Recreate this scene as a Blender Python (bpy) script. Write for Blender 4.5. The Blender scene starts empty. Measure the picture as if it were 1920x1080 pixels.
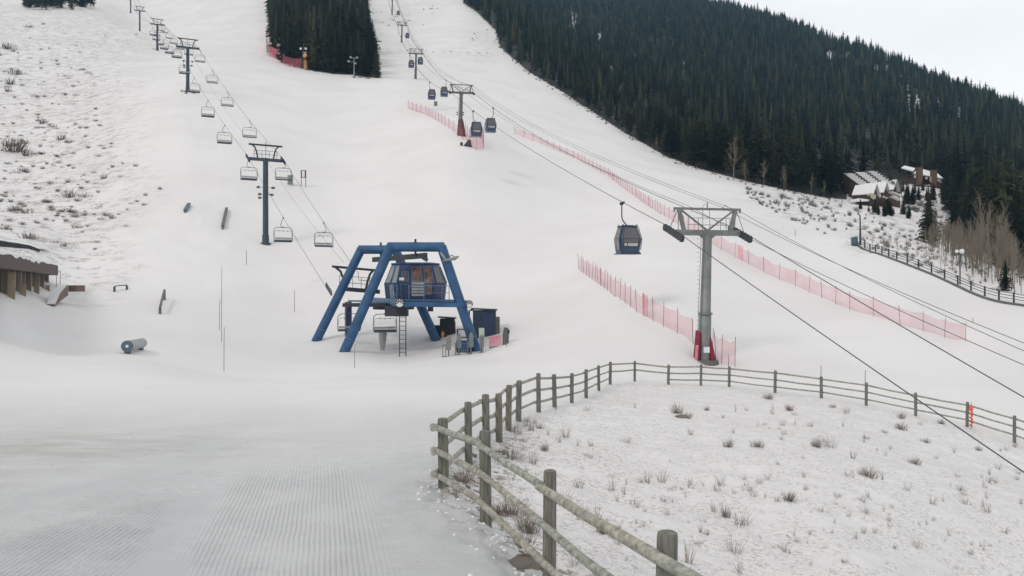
import bpy, math, random
import numpy as np
from mathutils import Vector, Matrix
random.seed(7); RNG = np.random.default_rng(7)
SC = bpy.context.scene
COL = SC.collection
F = 1600.0                                   # focal length in photo pixels
def P(px, py, d): return Vector(((px-960)/F*d, d, (540-py)/F*d))
def proj(p): return (960+F*p[0]/p[1], 540-F*p[2]/p[1])

# ------------------------------------------------------------------ noise
def _hash(ix, iy, s):
    n = (ix*374761393 + iy*668265263 + s*144665) & 0x7fffffff
    n = ((n ^ (n >> 13))*1274126177) & 0x7fffffff
    return ((n ^ (n >> 16)) & 0xffff)/65535.0
def vnoise(x, y, s=0):
    x = np.asarray(x, float); y = np.asarray(y, float)
    ix = np.floor(x).astype(np.int64); iy = np.floor(y).astype(np.int64)
    fx = x-ix; fy = y-iy; fx = fx*fx*(3-2*fx); fy = fy*fy*(3-2*fy)
    a = _hash(ix, iy, s); b = _hash(ix+1, iy, s); c = _hash(ix, iy+1, s); d = _hash(ix+1, iy+1, s)
    return (a*(1-fx)+b*fx)*(1-fy)+(c*(1-fx)+d*fx)*fy
def fbm(x, y, s=0, o=4):
    t = 0; a = .5
    for k in range(o):
        t = t+a*vnoise(x*2**k, y*2**k, s+k*17); a *= .5
    return t
def sstep(a, b, x):
    t = np.clip((np.asarray(x, float)-a)/(b-a), 0, 1); return t*t*(3-2*t)

# ------------------------------------------------------------------ terrain
CP = """-600 1080 8.9;-200 1080 8.9;100 1080 8.9;400 1080 8.9;800 1080 8.9;400 1500 5;-300 1500 5;900 1500 5;400 2600 2.3;900 2600 2.3;1500 2600 2.4;
1245 1303 6.1;1030 1085 9.14;911 980 11.2;835 912 13.2;879 862 16.4;936 830 19.6;972 795 24;1010 776 27;1040 764 30;1072 756 33.5;1099 746 37;1123 732 41.5;1144 720 46.5;
1190 715 50;1253 721 50;1314 722 50.5;1367 724 50.5;1453 736 47.5;1540 746 46;1624 760 44.6;1717 780 43.5;1813 801 42;1902 829 40;2050 880 37;
700 660 82;400 690 62;250 665 55;60 620 60;0 565 62;100 545 93;120 572 78;0 700 40;-200 640 45;0 850 17;-400 800 20;0 780 24;400 850 17.5;400 780 24.5;400 722 40;700 850 17.3;700 780 24.3;740 715 42;646 657 80.5;740 660 84;830 655 81;593 640 88.5;818 640 88.5;700 645 88;900 657 80;
1000 680 66;1320 677 63;1600 700 60;1800 690 65;1920 740 52;2100 760 50;1150 690 58;
498 457 121;350 395 128;-60 466 96;0 468 99;60 468 103;0 400 130;100 400 132;0 250 190;150 250 185;0 120 270;250 100 310;0 45 350;250 55 385;0 0 480;200 10 520;350 -10 600;-300 300 130;-300 100 250;-300 -50 450;
352 172 205;295 95 330;262 64 430;245 26 560;650 400 140;700 300 175;700 200 235;520 112 325;600 135 300;700 147 290;600 20 500;620 520 110;760 560 102;560 560 103;850 580 98;
863 252 175;779 148 300;753 80 440;735 28 560;1000 400 139;1180 520 88;1085 505 107;1300 635 66;1810 642 80;1345 463 105;1240 402 128;965 252 220;
1300 400 140;1500 470 118;1607 462 128;1700 560 88;1920 640 72;1920 574 92;1800 533 105;1450 355 212;1300 312 260;1560 376 222;1640 395 215;1700 425 190;1800 455 170;1920 485 160;2150 540 140;2150 640 85;
1000 140 390;935 80 460;870 10 560;1340 20 1000;1500 60 950;1660 118 850;1800 180 780;1920 225 720;2100 300 650;2300 350 600;1200 100 640;1500 200 540;1700 260 430;1900 310 400;1730 352 290;1100 60 760;1000 0 880;
1340 120 1600;1660 250 1450;1920 400 1300;2200 480 1200;0 -60 720;500 -60 800;735 -60 850;1000 -60 1150;1100 -40 1100;500 0 1700;1000 40 1900;-300 0 1500;
1920 1080 16;1600 1080 12.2;1300 1000 13.5;1100 900 16.5;1300 850 22;1600 850 25;1920 930 24;1965 905 30;1690 1672 4.1;1600 785 37;1300 762 37;1950 1400 10;1500 1400 8;2300 1080 16;2200 900 26;1450 740 46"""
cp = np.array([[float(v) for v in r.split()] for r in CP.replace('\n', '').split(';') if r.strip()])
VS = 0.28
def feat(u, v): return np.stack([u, v*VS], -1)
_cu = (cp[:, 0]-960)/F; _cv = np.log(cp[:, 2]); _ct = (540-cp[:, 1])/F
_X = feat(_cu, _cv)
def _phi(r2): return 0.5*r2*np.log(r2+1e-12)
_n = len(_X)
_K = _phi(((_X[:, None]-_X[None])**2).sum(-1))+np.eye(_n)*2e-4
_Pm = np.concatenate([np.ones((_n, 1)), _X], 1)
_A = np.zeros((_n+3, _n+3)); _A[:_n, :_n] = _K; _A[:_n, _n:] = _Pm; _A[_n:, :_n] = _Pm.T
_W = np.linalg.solve(_A, np.concatenate([_ct, np.zeros(3)]))
def tang(u, v):
    u = np.asarray(u, float).ravel(); v = np.asarray(v, float).ravel(); out = np.empty(len(u))
    for i in range(0, len(u), 20000):
        X = feat(np.clip(u[i:i+20000], -1.1, 1.1), v[i:i+20000])
        r2 = ((X[:, None]-_X[None])**2).sum(-1)
        out[i:i+20000] = _phi(r2)@_W[:_n]+_W[_n]+X@_W[_n+1:]
    return out
# near fence polyline: (px of base, depth)
FENCE = [(1690, 4.1), (1245, 6.1), (1030, 9.14), (911, 11.2), (832, 13.2), (879, 16.4), (912, 18.4), (936, 20.2), (953, 22.4), (972, 24.6), (1010, 27.4), (1040, 30.2), (1072, 33.5), (1099, 37),
         (1123, 41.5), (1144, 46.5), (1190, 50), (1253, 50), (1314, 50.5), (1367, 50.5), (1453, 47.5), (1540, 46), (1624, 44.6), (1717, 43.5), (1813, 42), (1902, 40), (2000, 38.3), (2110, 36.5)]
FXY = np.array([((p-960)/F*d, d) for p, d in FENCE])
def fence_sd(x, y):
    """distance to the near fence, negative on the path side"""
    best = np.full(x.shape, 1e9); sg = np.ones(x.shape)
    for a, b in zip(FXY[:-1], FXY[1:]):
        ab = b-a; t = np.clip(((x-a[0])*ab[0]+(y-a[1])*ab[1])/(ab@ab), 0, 1)
        d = np.hypot(x-a[0]-t*ab[0], y-a[1]-t*ab[1])
        m = d < best-1e-6
        best = np.where(m, d, best)
    # inside test by polygon
    poly = np.concatenate([FXY, [[60, 36], [60, 2], [2.2, 2]]])
    ins = np.zeros(x.shape, bool); j = len(poly)-1
    for i in range(len(poly)):
        xi, yi = poly[i]; xj, yj = poly[j]
        c = ((yi > y) != (yj > y)) & (x < (xj-xi)*(y-yi)/(yj-yi+1e-12)+xi)
        ins ^= c; j = i
    return np.where(ins, best, -best)
def ground(x, y):
    x = np.atleast_1d(np.asarray(x, float)); y = np.atleast_1d(np.asarray(y, float))
    z = tang(x/y, np.log(y))*y
    sd = fence_sd(x, y); near = y < 58
    ins = np.where(near, sstep(-.35, .5, sd), 0)
    z = z-.16*ins*(y < 22)*sstep(22, 15, y)
    z = z+ins*((fbm(x*1.1, y*1.1, 3)-.5)*.22+(fbm(x*4, y*4, 9, 2)-.4)*.07)
    lip = np.where(near & (y < 24), np.exp(-((sd+.1)/.42)**2), 0)
    z = z+lip*(fbm(x*3, y*3, 21, 3)-.42)*.36
    far = sstep(60, 130, y)
    left = sstep(-.17, -.42, x/y)*far
    rgt = far*sstep(.3, .42, x/y)*sstep(100, 140, y)
    z = z+(left+rgt)*((fbm(x/9, y/9, 5)-.5)*1.5+(fbm(x/2.4, y/2.4, 6, 2)-.4)*.5)
    z = z+(1-ins)*(1-left)*(fbm(x/14, y/14, 11)-.5)*.14*sstep(10, 60, y)
    z = z+sstep(300, 700, y)*(fbm(x/40, y/40, 31)-.5)*8*sstep(-.05, .1, x/y)
    return z
def gz(x, y): return float(ground(x, y)[0])
_dl = np.exp(np.linspace(math.log(4), math.log(1500), 900))
def G(px, py, dmin=0, dmax=1e9):
    """first terrain point seen through photo pixel (px, py)"""
    u = (px-960)/F; t = (540-py)/F
    dd = _dl[(_dl >= dmin) & (_dl <= dmax)]
    h = ground(u*dd, dd)/dd
    k = np.argmax(h >= t) if (h >= t).any() else int(np.argmax(h))
    if k > 0 and h[k] > t:
        f = (t-h[k-1])/(h[k]-h[k-1]+1e-12); d = dd[k-1]+f*(dd[k]-dd[k-1])
    else: d = dd[k]
    return Vector((u*d, d, gz(u*d, d)))
def onG(px, d):
    x = (px-960)/F*d; return Vector((x, d, gz(x, d)))

# ------------------------------------------------------------------ materials
def nmat(name):
    m = bpy.data.materials.new(name); m.use_nodes = True
    nt = m.node_tree; b = nt.nodes['Principled BSDF']
    return m, nt, b
def N(nt, t, **kw):
    n = nt.nodes.new(t)
    for k, v in kw.items(): setattr(n, k, v)
    return n
def pmat(name, c, rough=.6, metal=0, var=.18, scale=3.0, c2=None, stretch=(1, 1, 1), bump=0, spec=None):
    m, nt, b = nmat(name)
    tc = N(nt, 'ShaderNodeTexCoord'); mp = N(nt, 'ShaderNodeMapping'); mp.inputs['Scale'].default_value = stretch
    nz = N(nt, 'ShaderNodeTexNoise'); nz.inputs['Scale'].default_value = scale; nz.inputs['Detail'].default_value = 6
    nt.links.new(tc.outputs['Object'], mp.inputs[0]); nt.links.new(mp.outputs[0], nz.inputs['Vector'])
    rp = N(nt, 'ShaderNodeValToRGB'); rp.color_ramp.elements[0].position = .3; rp.color_ramp.elements[1].position = .7
    c = tuple(c); d = c2 or tuple(min(1, v*(1+var)) for v in c)
    rp.color_ramp.elements[0].color = tuple(v*(1-var) for v in c)+(1,); rp.color_ramp.elements[1].color = tuple(d)+(1,)
    nt.links.new(nz.outputs['Fac'], rp.inputs[0]); nt.links.new(rp.outputs[0], b.inputs['Base Color'])
    b.inputs['Roughness'].default_value = rough; b.inputs['Metallic'].default_value = metal
    if spec is not None: b.inputs['Specular IOR Level'].default_value = spec
    if bump:
        bp = N(nt, 'ShaderNodeBump'); bp.inputs['Strength'].default_value = bump; bp.inputs['Distance'].default_value = .05
        nt.links.new(nz.outputs['Fac'], bp.inputs['Height']); nt.links.new(bp.outputs[0], b.inputs['Normal'])
    return m
M = {}
M['blue'] = pmat('lift_blue_paint', (.019, .08, .19), .5, scale=1.2, c2=(.032, .112, .24))
M['navy'] = pmat('cabin_navy_paint', (.024, .043, .115), .45, scale=2)
M['slate'] = pmat('tower_slate_paint', (.05, .072, .1), .55, scale=1.5)
M['dark'] = pmat('dark_steel', (.03, .034, .042), .55)
M['rubber'] = pmat('black_rubber', (.02, .02, .022), .8)
M['galv'] = pmat('galvanised_steel', (.19, .205, .205), .55, .35, scale=1.2, c2=(.26, .275, .27))
M['galvd'] = pmat('weathered_steel', (.13, .135, .13), .6, .2, scale=1)
M['rope'] = pmat('steel_rope', (.07, .07, .075), .6, .3)
M['glass'] = pmat('tinted_glass', (.05, .055, .06), .12, spec=.7, scale=.8, c2=(.1, .1, .1))
M['warmglass'] = pmat('window_painted_warm_reflection', (.11, .075, .065), .2, scale=1.6, var=.6, c2=(.3, .17, .125))  # orange interior reflection painted into the pane colour
M['greypanel'] = pmat('grey_panel', (.28, .29, .28), .6, scale=2)
M['white'] = pmat('white_paint', (.72, .73, .73), .5, var=.06)
M['bluelight'] = pmat('faded_blue_paint', (.09, .17, .27), .5, scale=1.5)
M['seat'] = pmat('chair_slat_plastic', (.07, .085, .12), .5)
M['seatback'] = pmat('chair_back_grey', (.32, .33, .35), .5)
M['chairframe'] = pmat('chair_frame_steel', (.07, .074, .08), .5, .3)
M['cabinbody'] = pmat('gondola_blue_body', (.042, .068, .13), .35, scale=1.5)
M['cabinglass'] = pmat('gondola_glass', (.1, .1, .11), .1, spec=.8, scale=1.2, c2=(.13, .11, .11))
M['bark'] = pmat('conifer_bark', (.05, .04, .032), .9, scale=6)
M['barkpale'] = pmat('aspen_bark', (.24, .21, .165), .9, scale=3, c2=(.15, .13, .1))
M['twig'] = pmat('bare_twigs', (.17, .14, .11), .9, scale=1, c2=(.25, .215, .165))
M['snowcap'] = pmat('settled_snow', (.8, .8, .8), .7, var=.05, scale=2, bump=.3)
M['maroon'] = pmat('stained_timber_fascia', (.075, .045, .045), .7, scale=1, stretch=(1, 1, 6))
M['tan'] = pmat('tan_board', (.34, .28, .2), .8, scale=1.5, stretch=(1, 1, .3))
M['tangrey'] = pmat('grey_tan_siding', (.27, .235, .2), .8, scale=1.5, stretch=(3, 3, .3))
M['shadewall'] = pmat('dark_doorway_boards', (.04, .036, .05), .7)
M['boxbrown'] = pmat('brown_plywood', (.17, .105, .085), .75, scale=3)
M['loghouse'] = pmat('brown_log_wall', (.085, .05, .032), .8, scale=3, stretch=(1, 1, 8))
M['lodgewall'] = pmat('dark_lodge_wall', (.08, .052, .04), .8, scale=2)
M['stone'] = pmat('chimney_stone', (.14, .085, .06), .85, scale=5)
M['pale'] = pmat('pale_window_pane', (.5, .46, .38), .4)
M['red'] = pmat('red_crash_pad', (.23, .014, .04), .6, scale=3)
M['pinkpad'] = pmat('faded_pink_pad', (.62, .2, .26), .6)
M['orange'] = pmat('bright_orange_plastic', (.85, .13, .07), .5)
M['amber'] = pmat('yellow_orange_paint', (.62, .27, .1), .5, scale=1)
M['teal'] = pmat('teal_bin', (.03, .1, .115), .5)
M['greenhut'] = pmat('dark_green_boards', (.025, .05, .05), .7)
M['shack'] = pmat('blue_black_boards', (.028, .05, .085), .6, scale=1.5)
M['tarp'] = pmat('grey_tarp', (.3, .31, .3), .7, scale=4, bump=.3)
M['bamboo'] = pmat('grey_marker_pole', (.14, .13, .12), .7)
M['pvc'] = pmat('grey_pipe', (.33, .345, .36), .5, scale=1, stretch=(1, .3, 1))
M['bluegrey'] = pmat('blue_grey_steel', (.09, .13, .17), .5)
M['rock'] = pmat('dark_rock', (.17, .145, .125), .9, scale=4, bump=.5)
M['hivis'] = pmat('pale_green_sign', (.45, .52, .42), .5)

def wood_mat(nm, st, k1):
    m, nt, b = nmat(nm)
    tc = N(nt, 'ShaderNodeTexCoord'); mp = N(nt, 'ShaderNodeMapping'); mp.inputs['Scale'].default_value = st
    nz = N(nt, 'ShaderNodeTexNoise'); nz.inputs['Scale'].default_value = 2.2; nz.inputs['Detail'].default_value = 9; nz.inputs['Roughness'].default_value = .65
    nt.links.new(tc.outputs['Generated'], mp.inputs[0])
    oi = N(nt, 'ShaderNodeObjectInfo'); ad = N(nt, 'ShaderNodeVectorMath', operation='ADD')
    nt.links.new(tc.outputs['Object'], mp.inputs[0]); nt.links.new(mp.outputs[0], ad.inputs[0]); nt.links.new(oi.outputs['Random'], ad.inputs[1])
    nt.links.new(ad.outputs[0], nz.inputs['Vector'])
    rp = N(nt, 'ShaderNodeValToRGB'); e = rp.color_ramp.elements
    e[0].position = .28; e[0].color = (.075*k1, .073*k1, .066*k1, 1); e[1].position = .72; e[1].color = (.34*k1, .325*k1, .285*k1, 1)
    k = e.new(.5); k.color = (.2*k1, .2*k1, .178*k1, 1)
    nt.links.new(nz.outputs['Fac'], rp.inputs[0])
    n2 = N(nt, 'ShaderNodeTexNoise'); n2.inputs['Scale'].default_value = 1.3; nt.links.new(tc.outputs['Object'], n2.inputs['Vector'])
    rt = N(nt, 'ShaderNodeValToRGB'); f = rt.color_ramp.elements
    f[0].position = .1; f[0].color = (.95, .98, .93, 1); f[1].position = .9; f[1].color = (1.05, 1, .93, 1); g = f.new(.5); g.color = (1, 1, .97, 1)
    nt.links.new(oi.outputs['Random'], rt.inputs[0])
    mx = N(nt, 'ShaderNodeMix', data_type='RGBA', blend_type='MULTIPLY'); mx.inputs[0].default_value = 1
    nt.links.new(rp.outputs[0], mx.inputs[6]); nt.links.new(rt.outputs[0], mx.inputs[7])
    nt.links.new(mx.outputs[2], b.inputs['Base Color']); b.inputs['Roughness'].default_value = .85
    bp = N(nt, 'ShaderNodeBump'); bp.inputs['Strength'].default_value = .5; bp.inputs['Distance'].default_value = .01
    nt.links.new(nz.outputs['Fac'], bp.inputs['Height']); nt.links.new(bp.outputs[0], b.inputs['Normal'])
    return m
M['wood'] = wood_mat('weathered_post_wood', (16, 16, 1.1), .85); M['railwood'] = wood_mat('weathered_rail_wood', (4.5, 4.5, 7), 1.6)

def net_mat():
    m = bpy.data.materials.new('red_safety_netting'); m.use_nodes = True; nt = m.node_tree
    b = nt.nodes['Principled BSDF']; out = nt.nodes['Material Output']
    b.inputs['Base Color'].default_value = (.72, .2, .26, 1); b.inputs['Roughness'].default_value = .8
    tr = N(nt, 'ShaderNodeBsdfTransparent'); mx = N(nt, 'ShaderNodeMixShader')
    tc = N(nt, 'ShaderNodeTexCoord'); nz = N(nt, 'ShaderNodeTexNoise'); nz.inputs['Scale'].default_value = .55; nz.inputs['Detail'].default_value = 3
    mr = N(nt, 'ShaderNodeMapRange'); mr.inputs['From Min'].default_value = .3; mr.inputs['From Max'].default_value = .75
    mr.inputs['To Min'].default_value = .2; mr.inputs['To Max'].default_value = .37
    nt.links.new(tc.outputs['Object'], nz.inputs['Vector']); nt.links.new(nz.outputs['Fac'], mr.inputs['Value'])
    nt.links.new(mr.outputs[0], mx.inputs[0]); nt.links.new(tr.outputs[0], mx.inputs[1]); nt.links.new(b.outputs[0], mx.inputs[2])
    nt.links.new(mx.outputs[0], out.inputs['Surface'])
    return m
M['net'] = net_mat()
m = M['net'].copy(); m.name = 'bundled_red_netting'
for n in m.node_tree.nodes:
    if n.type == 'MAP_RANGE': n.inputs['To Min'].default_value = .33; n.inputs['To Max'].default_value = .6
M['netdense'] = m

def crown_mat(name, cols, attr=None):
    m, nt, b = nmat(name)
    rp = N(nt, 'ShaderNodeValToRGB'); e = rp.color_ramp.elements
    e[0].color = cols[0]+(1,); e[1].color = cols[-1]+(1,)
    for i, c in enumerate(cols[1:-1]): k = e.new((i+1)/(len(cols)-1)); k.color = c+(1,)
    if attr:
        at = N(nt, 'ShaderNodeAttribute'); at.attribute_name = attr; src = at.outputs['Fac']
    else:
        oi = N(nt, 'ShaderNodeObjectInfo'); src = oi.outputs['Random']
    tc = N(nt, 'ShaderNodeTexCoord'); nz = N(nt, 'ShaderNodeTexNoise'); nz.inputs['Scale'].default_value = .9 if not attr else .22; nz.inputs['Detail'].default_value = 4
    nt.links.new(tc.outputs['Object'], nz.inputs['Vector'])
    mh = N(nt, 'ShaderNodeMath', operation='MULTIPLY_ADD'); mh.inputs[1].default_value = .6; mh.inputs[2].default_value = -.3
    nt.links.new(nz.outputs['Fac'], mh.inputs[0])
    ad = N(nt, 'ShaderNodeMath', operation='ADD', use_clamp=True); nt.links.new(src, ad.inputs[0]); nt.links.new(mh.outputs[0], ad.inputs[1])
    nt.links.new(ad.outputs[0], rp.inputs[0]); nt.links.new(rp.outputs[0], b.inputs['Base Color'])
    b.inputs['Roughness'].default_value = .9; b.inputs['Specular IOR Level'].default_value = .1
    return m
CC = [(.008, .014, .012), (.018, .027, .019), (.037, .046, .027), (.058, .068, .037), (.078, .072, .042)]
M['crown'] = crown_mat('conifer_needles', CC)
M['crownstuff'] = crown_mat('far_forest_needles', CC, 'tint')
M['dry'] = crown_mat('dry_grass', [(.14, .125, .105), (.21, .18, .145), (.3, .25, .2), (.24, .17, .145)])
M['sage'] = crown_mat('sagebrush_twigs', [(.09, .085, .078), (.14, .125, .11), (.19, .165, .145)])

def snow_mat():
    m, nt, b = nmat('snow_ground')
    L = nt.links.new
    geo = N(nt, 'ShaderNodeNewGeometry'); pos = geo.outputs['Position']
    def noise(scale, detail=5, rough=.55, st=None):
        n = N(nt, 'ShaderNodeTexNoise'); n.inputs['Scale'].default_value = scale; n.inputs['Detail'].default_value = detail; n.inputs['Roughness'].default_value = rough
        if st:
            mp = N(nt, 'ShaderNodeMapping'); mp.inputs['Scale'].default_value = st; L(pos, mp.inputs[0]); L(mp.outputs[0], n.inputs['Vector'])
        else: L(pos, n.inputs['Vector'])
        return n.outputs['Fac']
    def ramp(v, a, b_, ca=0., cb=1.):
        r = N(nt, 'ShaderNodeMapRange', interpolation_type='SMOOTHSTEP'); r.inputs['From Min'].default_value = a; r.inputs['From Max'].default_value = b_
        r.inputs['To Min'].default_value = ca; r.inputs['To Max'].default_value = cb; L(v, r.inputs['Value']); return r.outputs[0]
    def mul(a, b_):
        n = N(nt, 'ShaderNodeMath', operation='MULTIPLY')
        L(a, n.inputs[0])
        if isinstance(b_, float): n.inputs[1].default_value = b_
        else: L(b_, n.inputs[1])
        return n.outputs[0]
    def mix(f, a, b_):
        n = N(nt, 'ShaderNodeMix', data_type='RGBA'); L(f, n.inputs[0])
        for s, v in ((6, a), (7, b_)):
            if isinstance(v, tuple): n.inputs[s].default_value = v+(1,)
            else: L(v, n.inputs[s])
        return n.outputs[2]
    def attr(nm):
        a = N(nt, 'ShaderNodeAttribute'); a.attribute_name = nm; return a.outputs['Fac']
    base = mix(ramp(noise(.06, 4), .35, .65), (.77, .75, .735), (.82, .805, .79))
    base = mix(attr('path'), base, mix(ramp(noise(.5, 5, .6, (1, .4, 1)), .3, .7), (.47, .483, .483), (.61, .613, .61)))
    base = mix(mul(attr('path'), mul(ramp(noise(24, 3, .8), .66, .72), ramp(noise(1.1, 4, .7), .5, .62))), base, (.3, .29, .27))
    base = mix(mul(attr('path'), ramp(noise(5, 6, .8), .4, .7)), base, mix(ramp(noise(.3, 3), .4, .6), (.5, .51, .51), (.6, .6, .6)))
    # stained packed patches
    base = mix(mul(attr('dirt'), ramp(noise(.9, 7, .65, (.6, 1.4, 1)), .38, .66)), base, (.45, .43, .385))
    base = mix(mul(attr('dirt'), ramp(noise(7, 4, .7), .62, .7)), base, (.2, .18, .15))
    # stubble poking through thin snow
    base = mix(mul(attr('brush'), mul(ramp(noise(.5, 7, .8, (.7, 1, 1)), .48, .6), ramp(noise(4.5, 4, .7), .42, .58))), base, (.2, .17, .145))
    base = mix(mul(attr('stubble'), mul(ramp(noise(1.1, 6, .75), .37, .55), ramp(noise(11, 6, .85), .5, .58))), base, (.26, .225, .19))
    base = mix(mul(attr('lip'), ramp(noise(3.2, 6, .7), .5, .6)), base, (.17, .125, .09))
    # forest floor: tree shade painted dark over the snow, white left in the gaps
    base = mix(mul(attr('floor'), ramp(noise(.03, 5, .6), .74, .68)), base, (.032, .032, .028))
    L(base, b.inputs['Base Color']); b.inputs['Roughness'].default_value = .65; b.inputs['Specular IOR Level'].default_value = .25
    # grooming corduroy
    sp = N(nt, 'ShaderNodeSeparateXYZ'); L(pos, sp.inputs[0])
    def cord(ax, ay, freq):
        n1 = N(nt, 'ShaderNodeMath', operation='MULTIPLY'); L(sp.outputs[0], n1.inputs[0]); n1.inputs[1].default_value = ax*freq
        n2 = N(nt, 'ShaderNodeMath', operation='MULTIPLY_ADD'); L(sp.outputs[1], n2.inputs[0]); n2.inputs[1].default_value = ay*freq; L(n1.outputs[0], n2.inputs[2])
        w = N(nt, 'ShaderNodeMath', operation='MULTIPLY_ADD'); L(noise(.8, 2), w.inputs[0]); w.inputs[1].default_value = 5.; L(n2.outputs[0], w.inputs[2])
        s = N(nt, 'ShaderNodeMath', operation='SINE'); L(w.outputs[0], s.inputs[0]); return s.outputs[0]
    h = N(nt, 'ShaderNodeMath', operation='ADD')
    L(mul(mul(cord(1, .06, 84.), attr('groomL')), 2.2), h.inputs[0]); L(mul(cord(.977, .215, 105.), attr('groomR')), h.inputs[1])
    gm = mul(h.outputs[0], ramp(noise(.7, 6, .7), .38, .58, .3, 1.))
    bp = N(nt, 'ShaderNodeBump'); bp.inputs['Strength'].default_value = .7; bp.inputs['Distance'].default_value = .01; L(gm, bp.inputs['Height'])
    b2 = N(nt, 'ShaderNodeBump'); b2.inputs['Strength'].default_value = .5; b2.inputs['Distance'].default_value = .06
    L(noise(3.5, 9, .72), b2.inputs['Height']); L(bp.outputs[0], b2.inputs['Normal']); L(b2.outputs[0], b.inputs['Normal'])
    return m
M['snow'] = snow_mat()

# ------------------------------------------------------------------ mesh builder
def frame_of(d, up=Vector((0, 0, 1))):
    d = d.normalized()
    if abs(d.dot(up)) > .98: up = Vector((0, 1, 0))
    s = d.cross(up).normalized(); return s, s.cross(d).normalized()
class MB:
    def __init__(s): s.v = []; s.f = []; s.m = []
    def add(s, vs, fs, mi=0):
        o = len(s.v); s.v += [tuple(v) for v in vs]; s.f += [tuple(i+o for i in f) for f in fs]; s.m += [mi]*len(fs); return s
    def box(s, c, size, R=None, mi=0):
        h = [x/2 for x in size]; c = Vector(c)
        vs = [Vector((sx*h[0], sy*h[1], sz*h[2])) for sz in (-1, 1) for sy in (-1, 1) for sx in (-1, 1)]
        if R is not None: vs = [R@v for v in vs]
        return s.add([v+c for v in vs], [(0, 2, 3, 1), (4, 5, 7, 6), (0, 1, 5, 4), (2, 6, 7, 3), (0, 4, 6, 2), (1, 3, 7, 5)], mi)
    def beam(s, a, b, w, h, mi=0, up=Vector((0, 0, 1))):
        a = Vector(a); b = Vector(b); x, y = frame_of(b-a, up)
        q = [x*(-w/2)+y*(-h/2), x*(w/2)+y*(-h/2), x*(w/2)+y*(h/2), x*(-w/2)+y*(h/2)]
        return s.add([a+k for k in q]+[b+k for k in q], [(0, 1, 2, 3), (7, 6, 5, 4)]+[(i, i+4, (i+1) % 4+4, (i+1) % 4) for i in range(4)], mi)
    def tube(s, a, b, r0, r1=None, n=10, mi=0, caps=True):
        return s.path([a, b], [r0, r0 if r1 is None else r1], n, mi, caps)
    def path(s, pts, r, n=8, mi=0, caps=True, closed=False):
        pts = [Vector(p) for p in pts]; k = len(pts)
        if not isinstance(r, (list, tuple)): r = [r]*k
        vs = []; prev = None
        for i, p in enumerate(pts):
            if closed: d = pts[(i+1) % k]-pts[i-1]
            else: d = pts[min(i+1, k-1)]-pts[max(i-1, 0)]
            if prev is None: x, y = frame_of(d)
            else:
                d = d.normalized(); x = (prev-d*prev.dot(d)).normalized(); y = x.cross(d)
            prev = x
            for j in range(n):
                a = 2*math.pi*j/n; vs.append(p+x*(math.cos(a)*r[i])+y*(math.sin(a)*r[i]))
        fs = []
        for i in range(k if closed else k-1):
            i2 = (i+1) % k
            for j in range(n): fs.append((i*n+j, i*n+(j+1) % n, i2*n+(j+1) % n, i2*n+j))
        if caps and not closed: fs += [tuple(range(n-1, -1, -1)), tuple(range((k-1)*n, k*n))]
        return s.add(vs, fs, mi)
    def loft(s, rings, mi=0, caps=True):
        n = len(rings[0]); vs = [p for r in rings for p in r]
        fs = [(i*n+j, i*n+(j+1) % n, (i+1)*n+(j+1) % n, (i+1)*n+j) for i in range(len(rings)-1) for j in range(n)]
        if caps: fs += [tuple(range(n-1, -1, -1)), tuple(range((len(rings)-1)*n, len(rings)*n))]
        return s.add(vs, fs, mi)
    def poly(s, pts, thick, nrm, mi=0):
        """flat polygon given thickness along nrm"""
        pts = [Vector(p) for p in pts]; nrm = Vector(nrm).normalized()*thick; k = len(pts)
        return s.add(pts+[p+nrm for p in pts], [tuple(range(k-1, -1, -1)), tuple(range(k, 2*k))]+[(i, (i+1) % k, k+(i+1) % k, k+i) for i in range(k)], mi)
    def build(s, name, mat, parent=None, origin=None, smooth=False):
        o0 = Vector(origin) if origin is not None else (Vector(parent['_o']) if parent is not None and '_o' in parent else Vector((0, 0, 0)))
        me = bpy.data.meshes.new(name)
        me.from_pydata([tuple(Vector(v)-o0) for v in s.v], [], s.f)
        for mm in (mat if isinstance(mat, (list, tuple)) else [mat]): me.materials.append(M[mm] if isinstance(mm, str) else mm)
        me.polygons.foreach_set('material_index', s.m)
        if smooth: me.shade_smooth(); me.set_sharp_from_angle(angle=math.radians(38))
        me.update()
        ob = bpy.data.objects.new(name, me); COL.objects.link(ob)
        if parent is not None: ob.parent = parent
        else: ob.location = o0
        ob['_o'] = tuple(o0)
        return ob
def tag(o, label, cat, group=None, kind=None):
    if label: o['label'] = label
    if cat: o['category'] = cat
    if group: o['group'] = group
    if kind: o['kind'] = kind
    return o
def thing(name, loc, label, cat, group=None):
    o = bpy.data.objects.new(name, None); COL.objects.link(o); o.location = loc; o['_o'] = tuple(loc)
    o.empty_display_size = .3
    return tag(o, label, cat, group)
def copy_tree(o, parent=None):
    c = o.copy(); COL.objects.link(c)
    if parent is not None: c.parent = parent
    for ch in list(o.children): copy_tree(ch, c)
    return c
Z = Vector((0, 0, 1))

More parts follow.
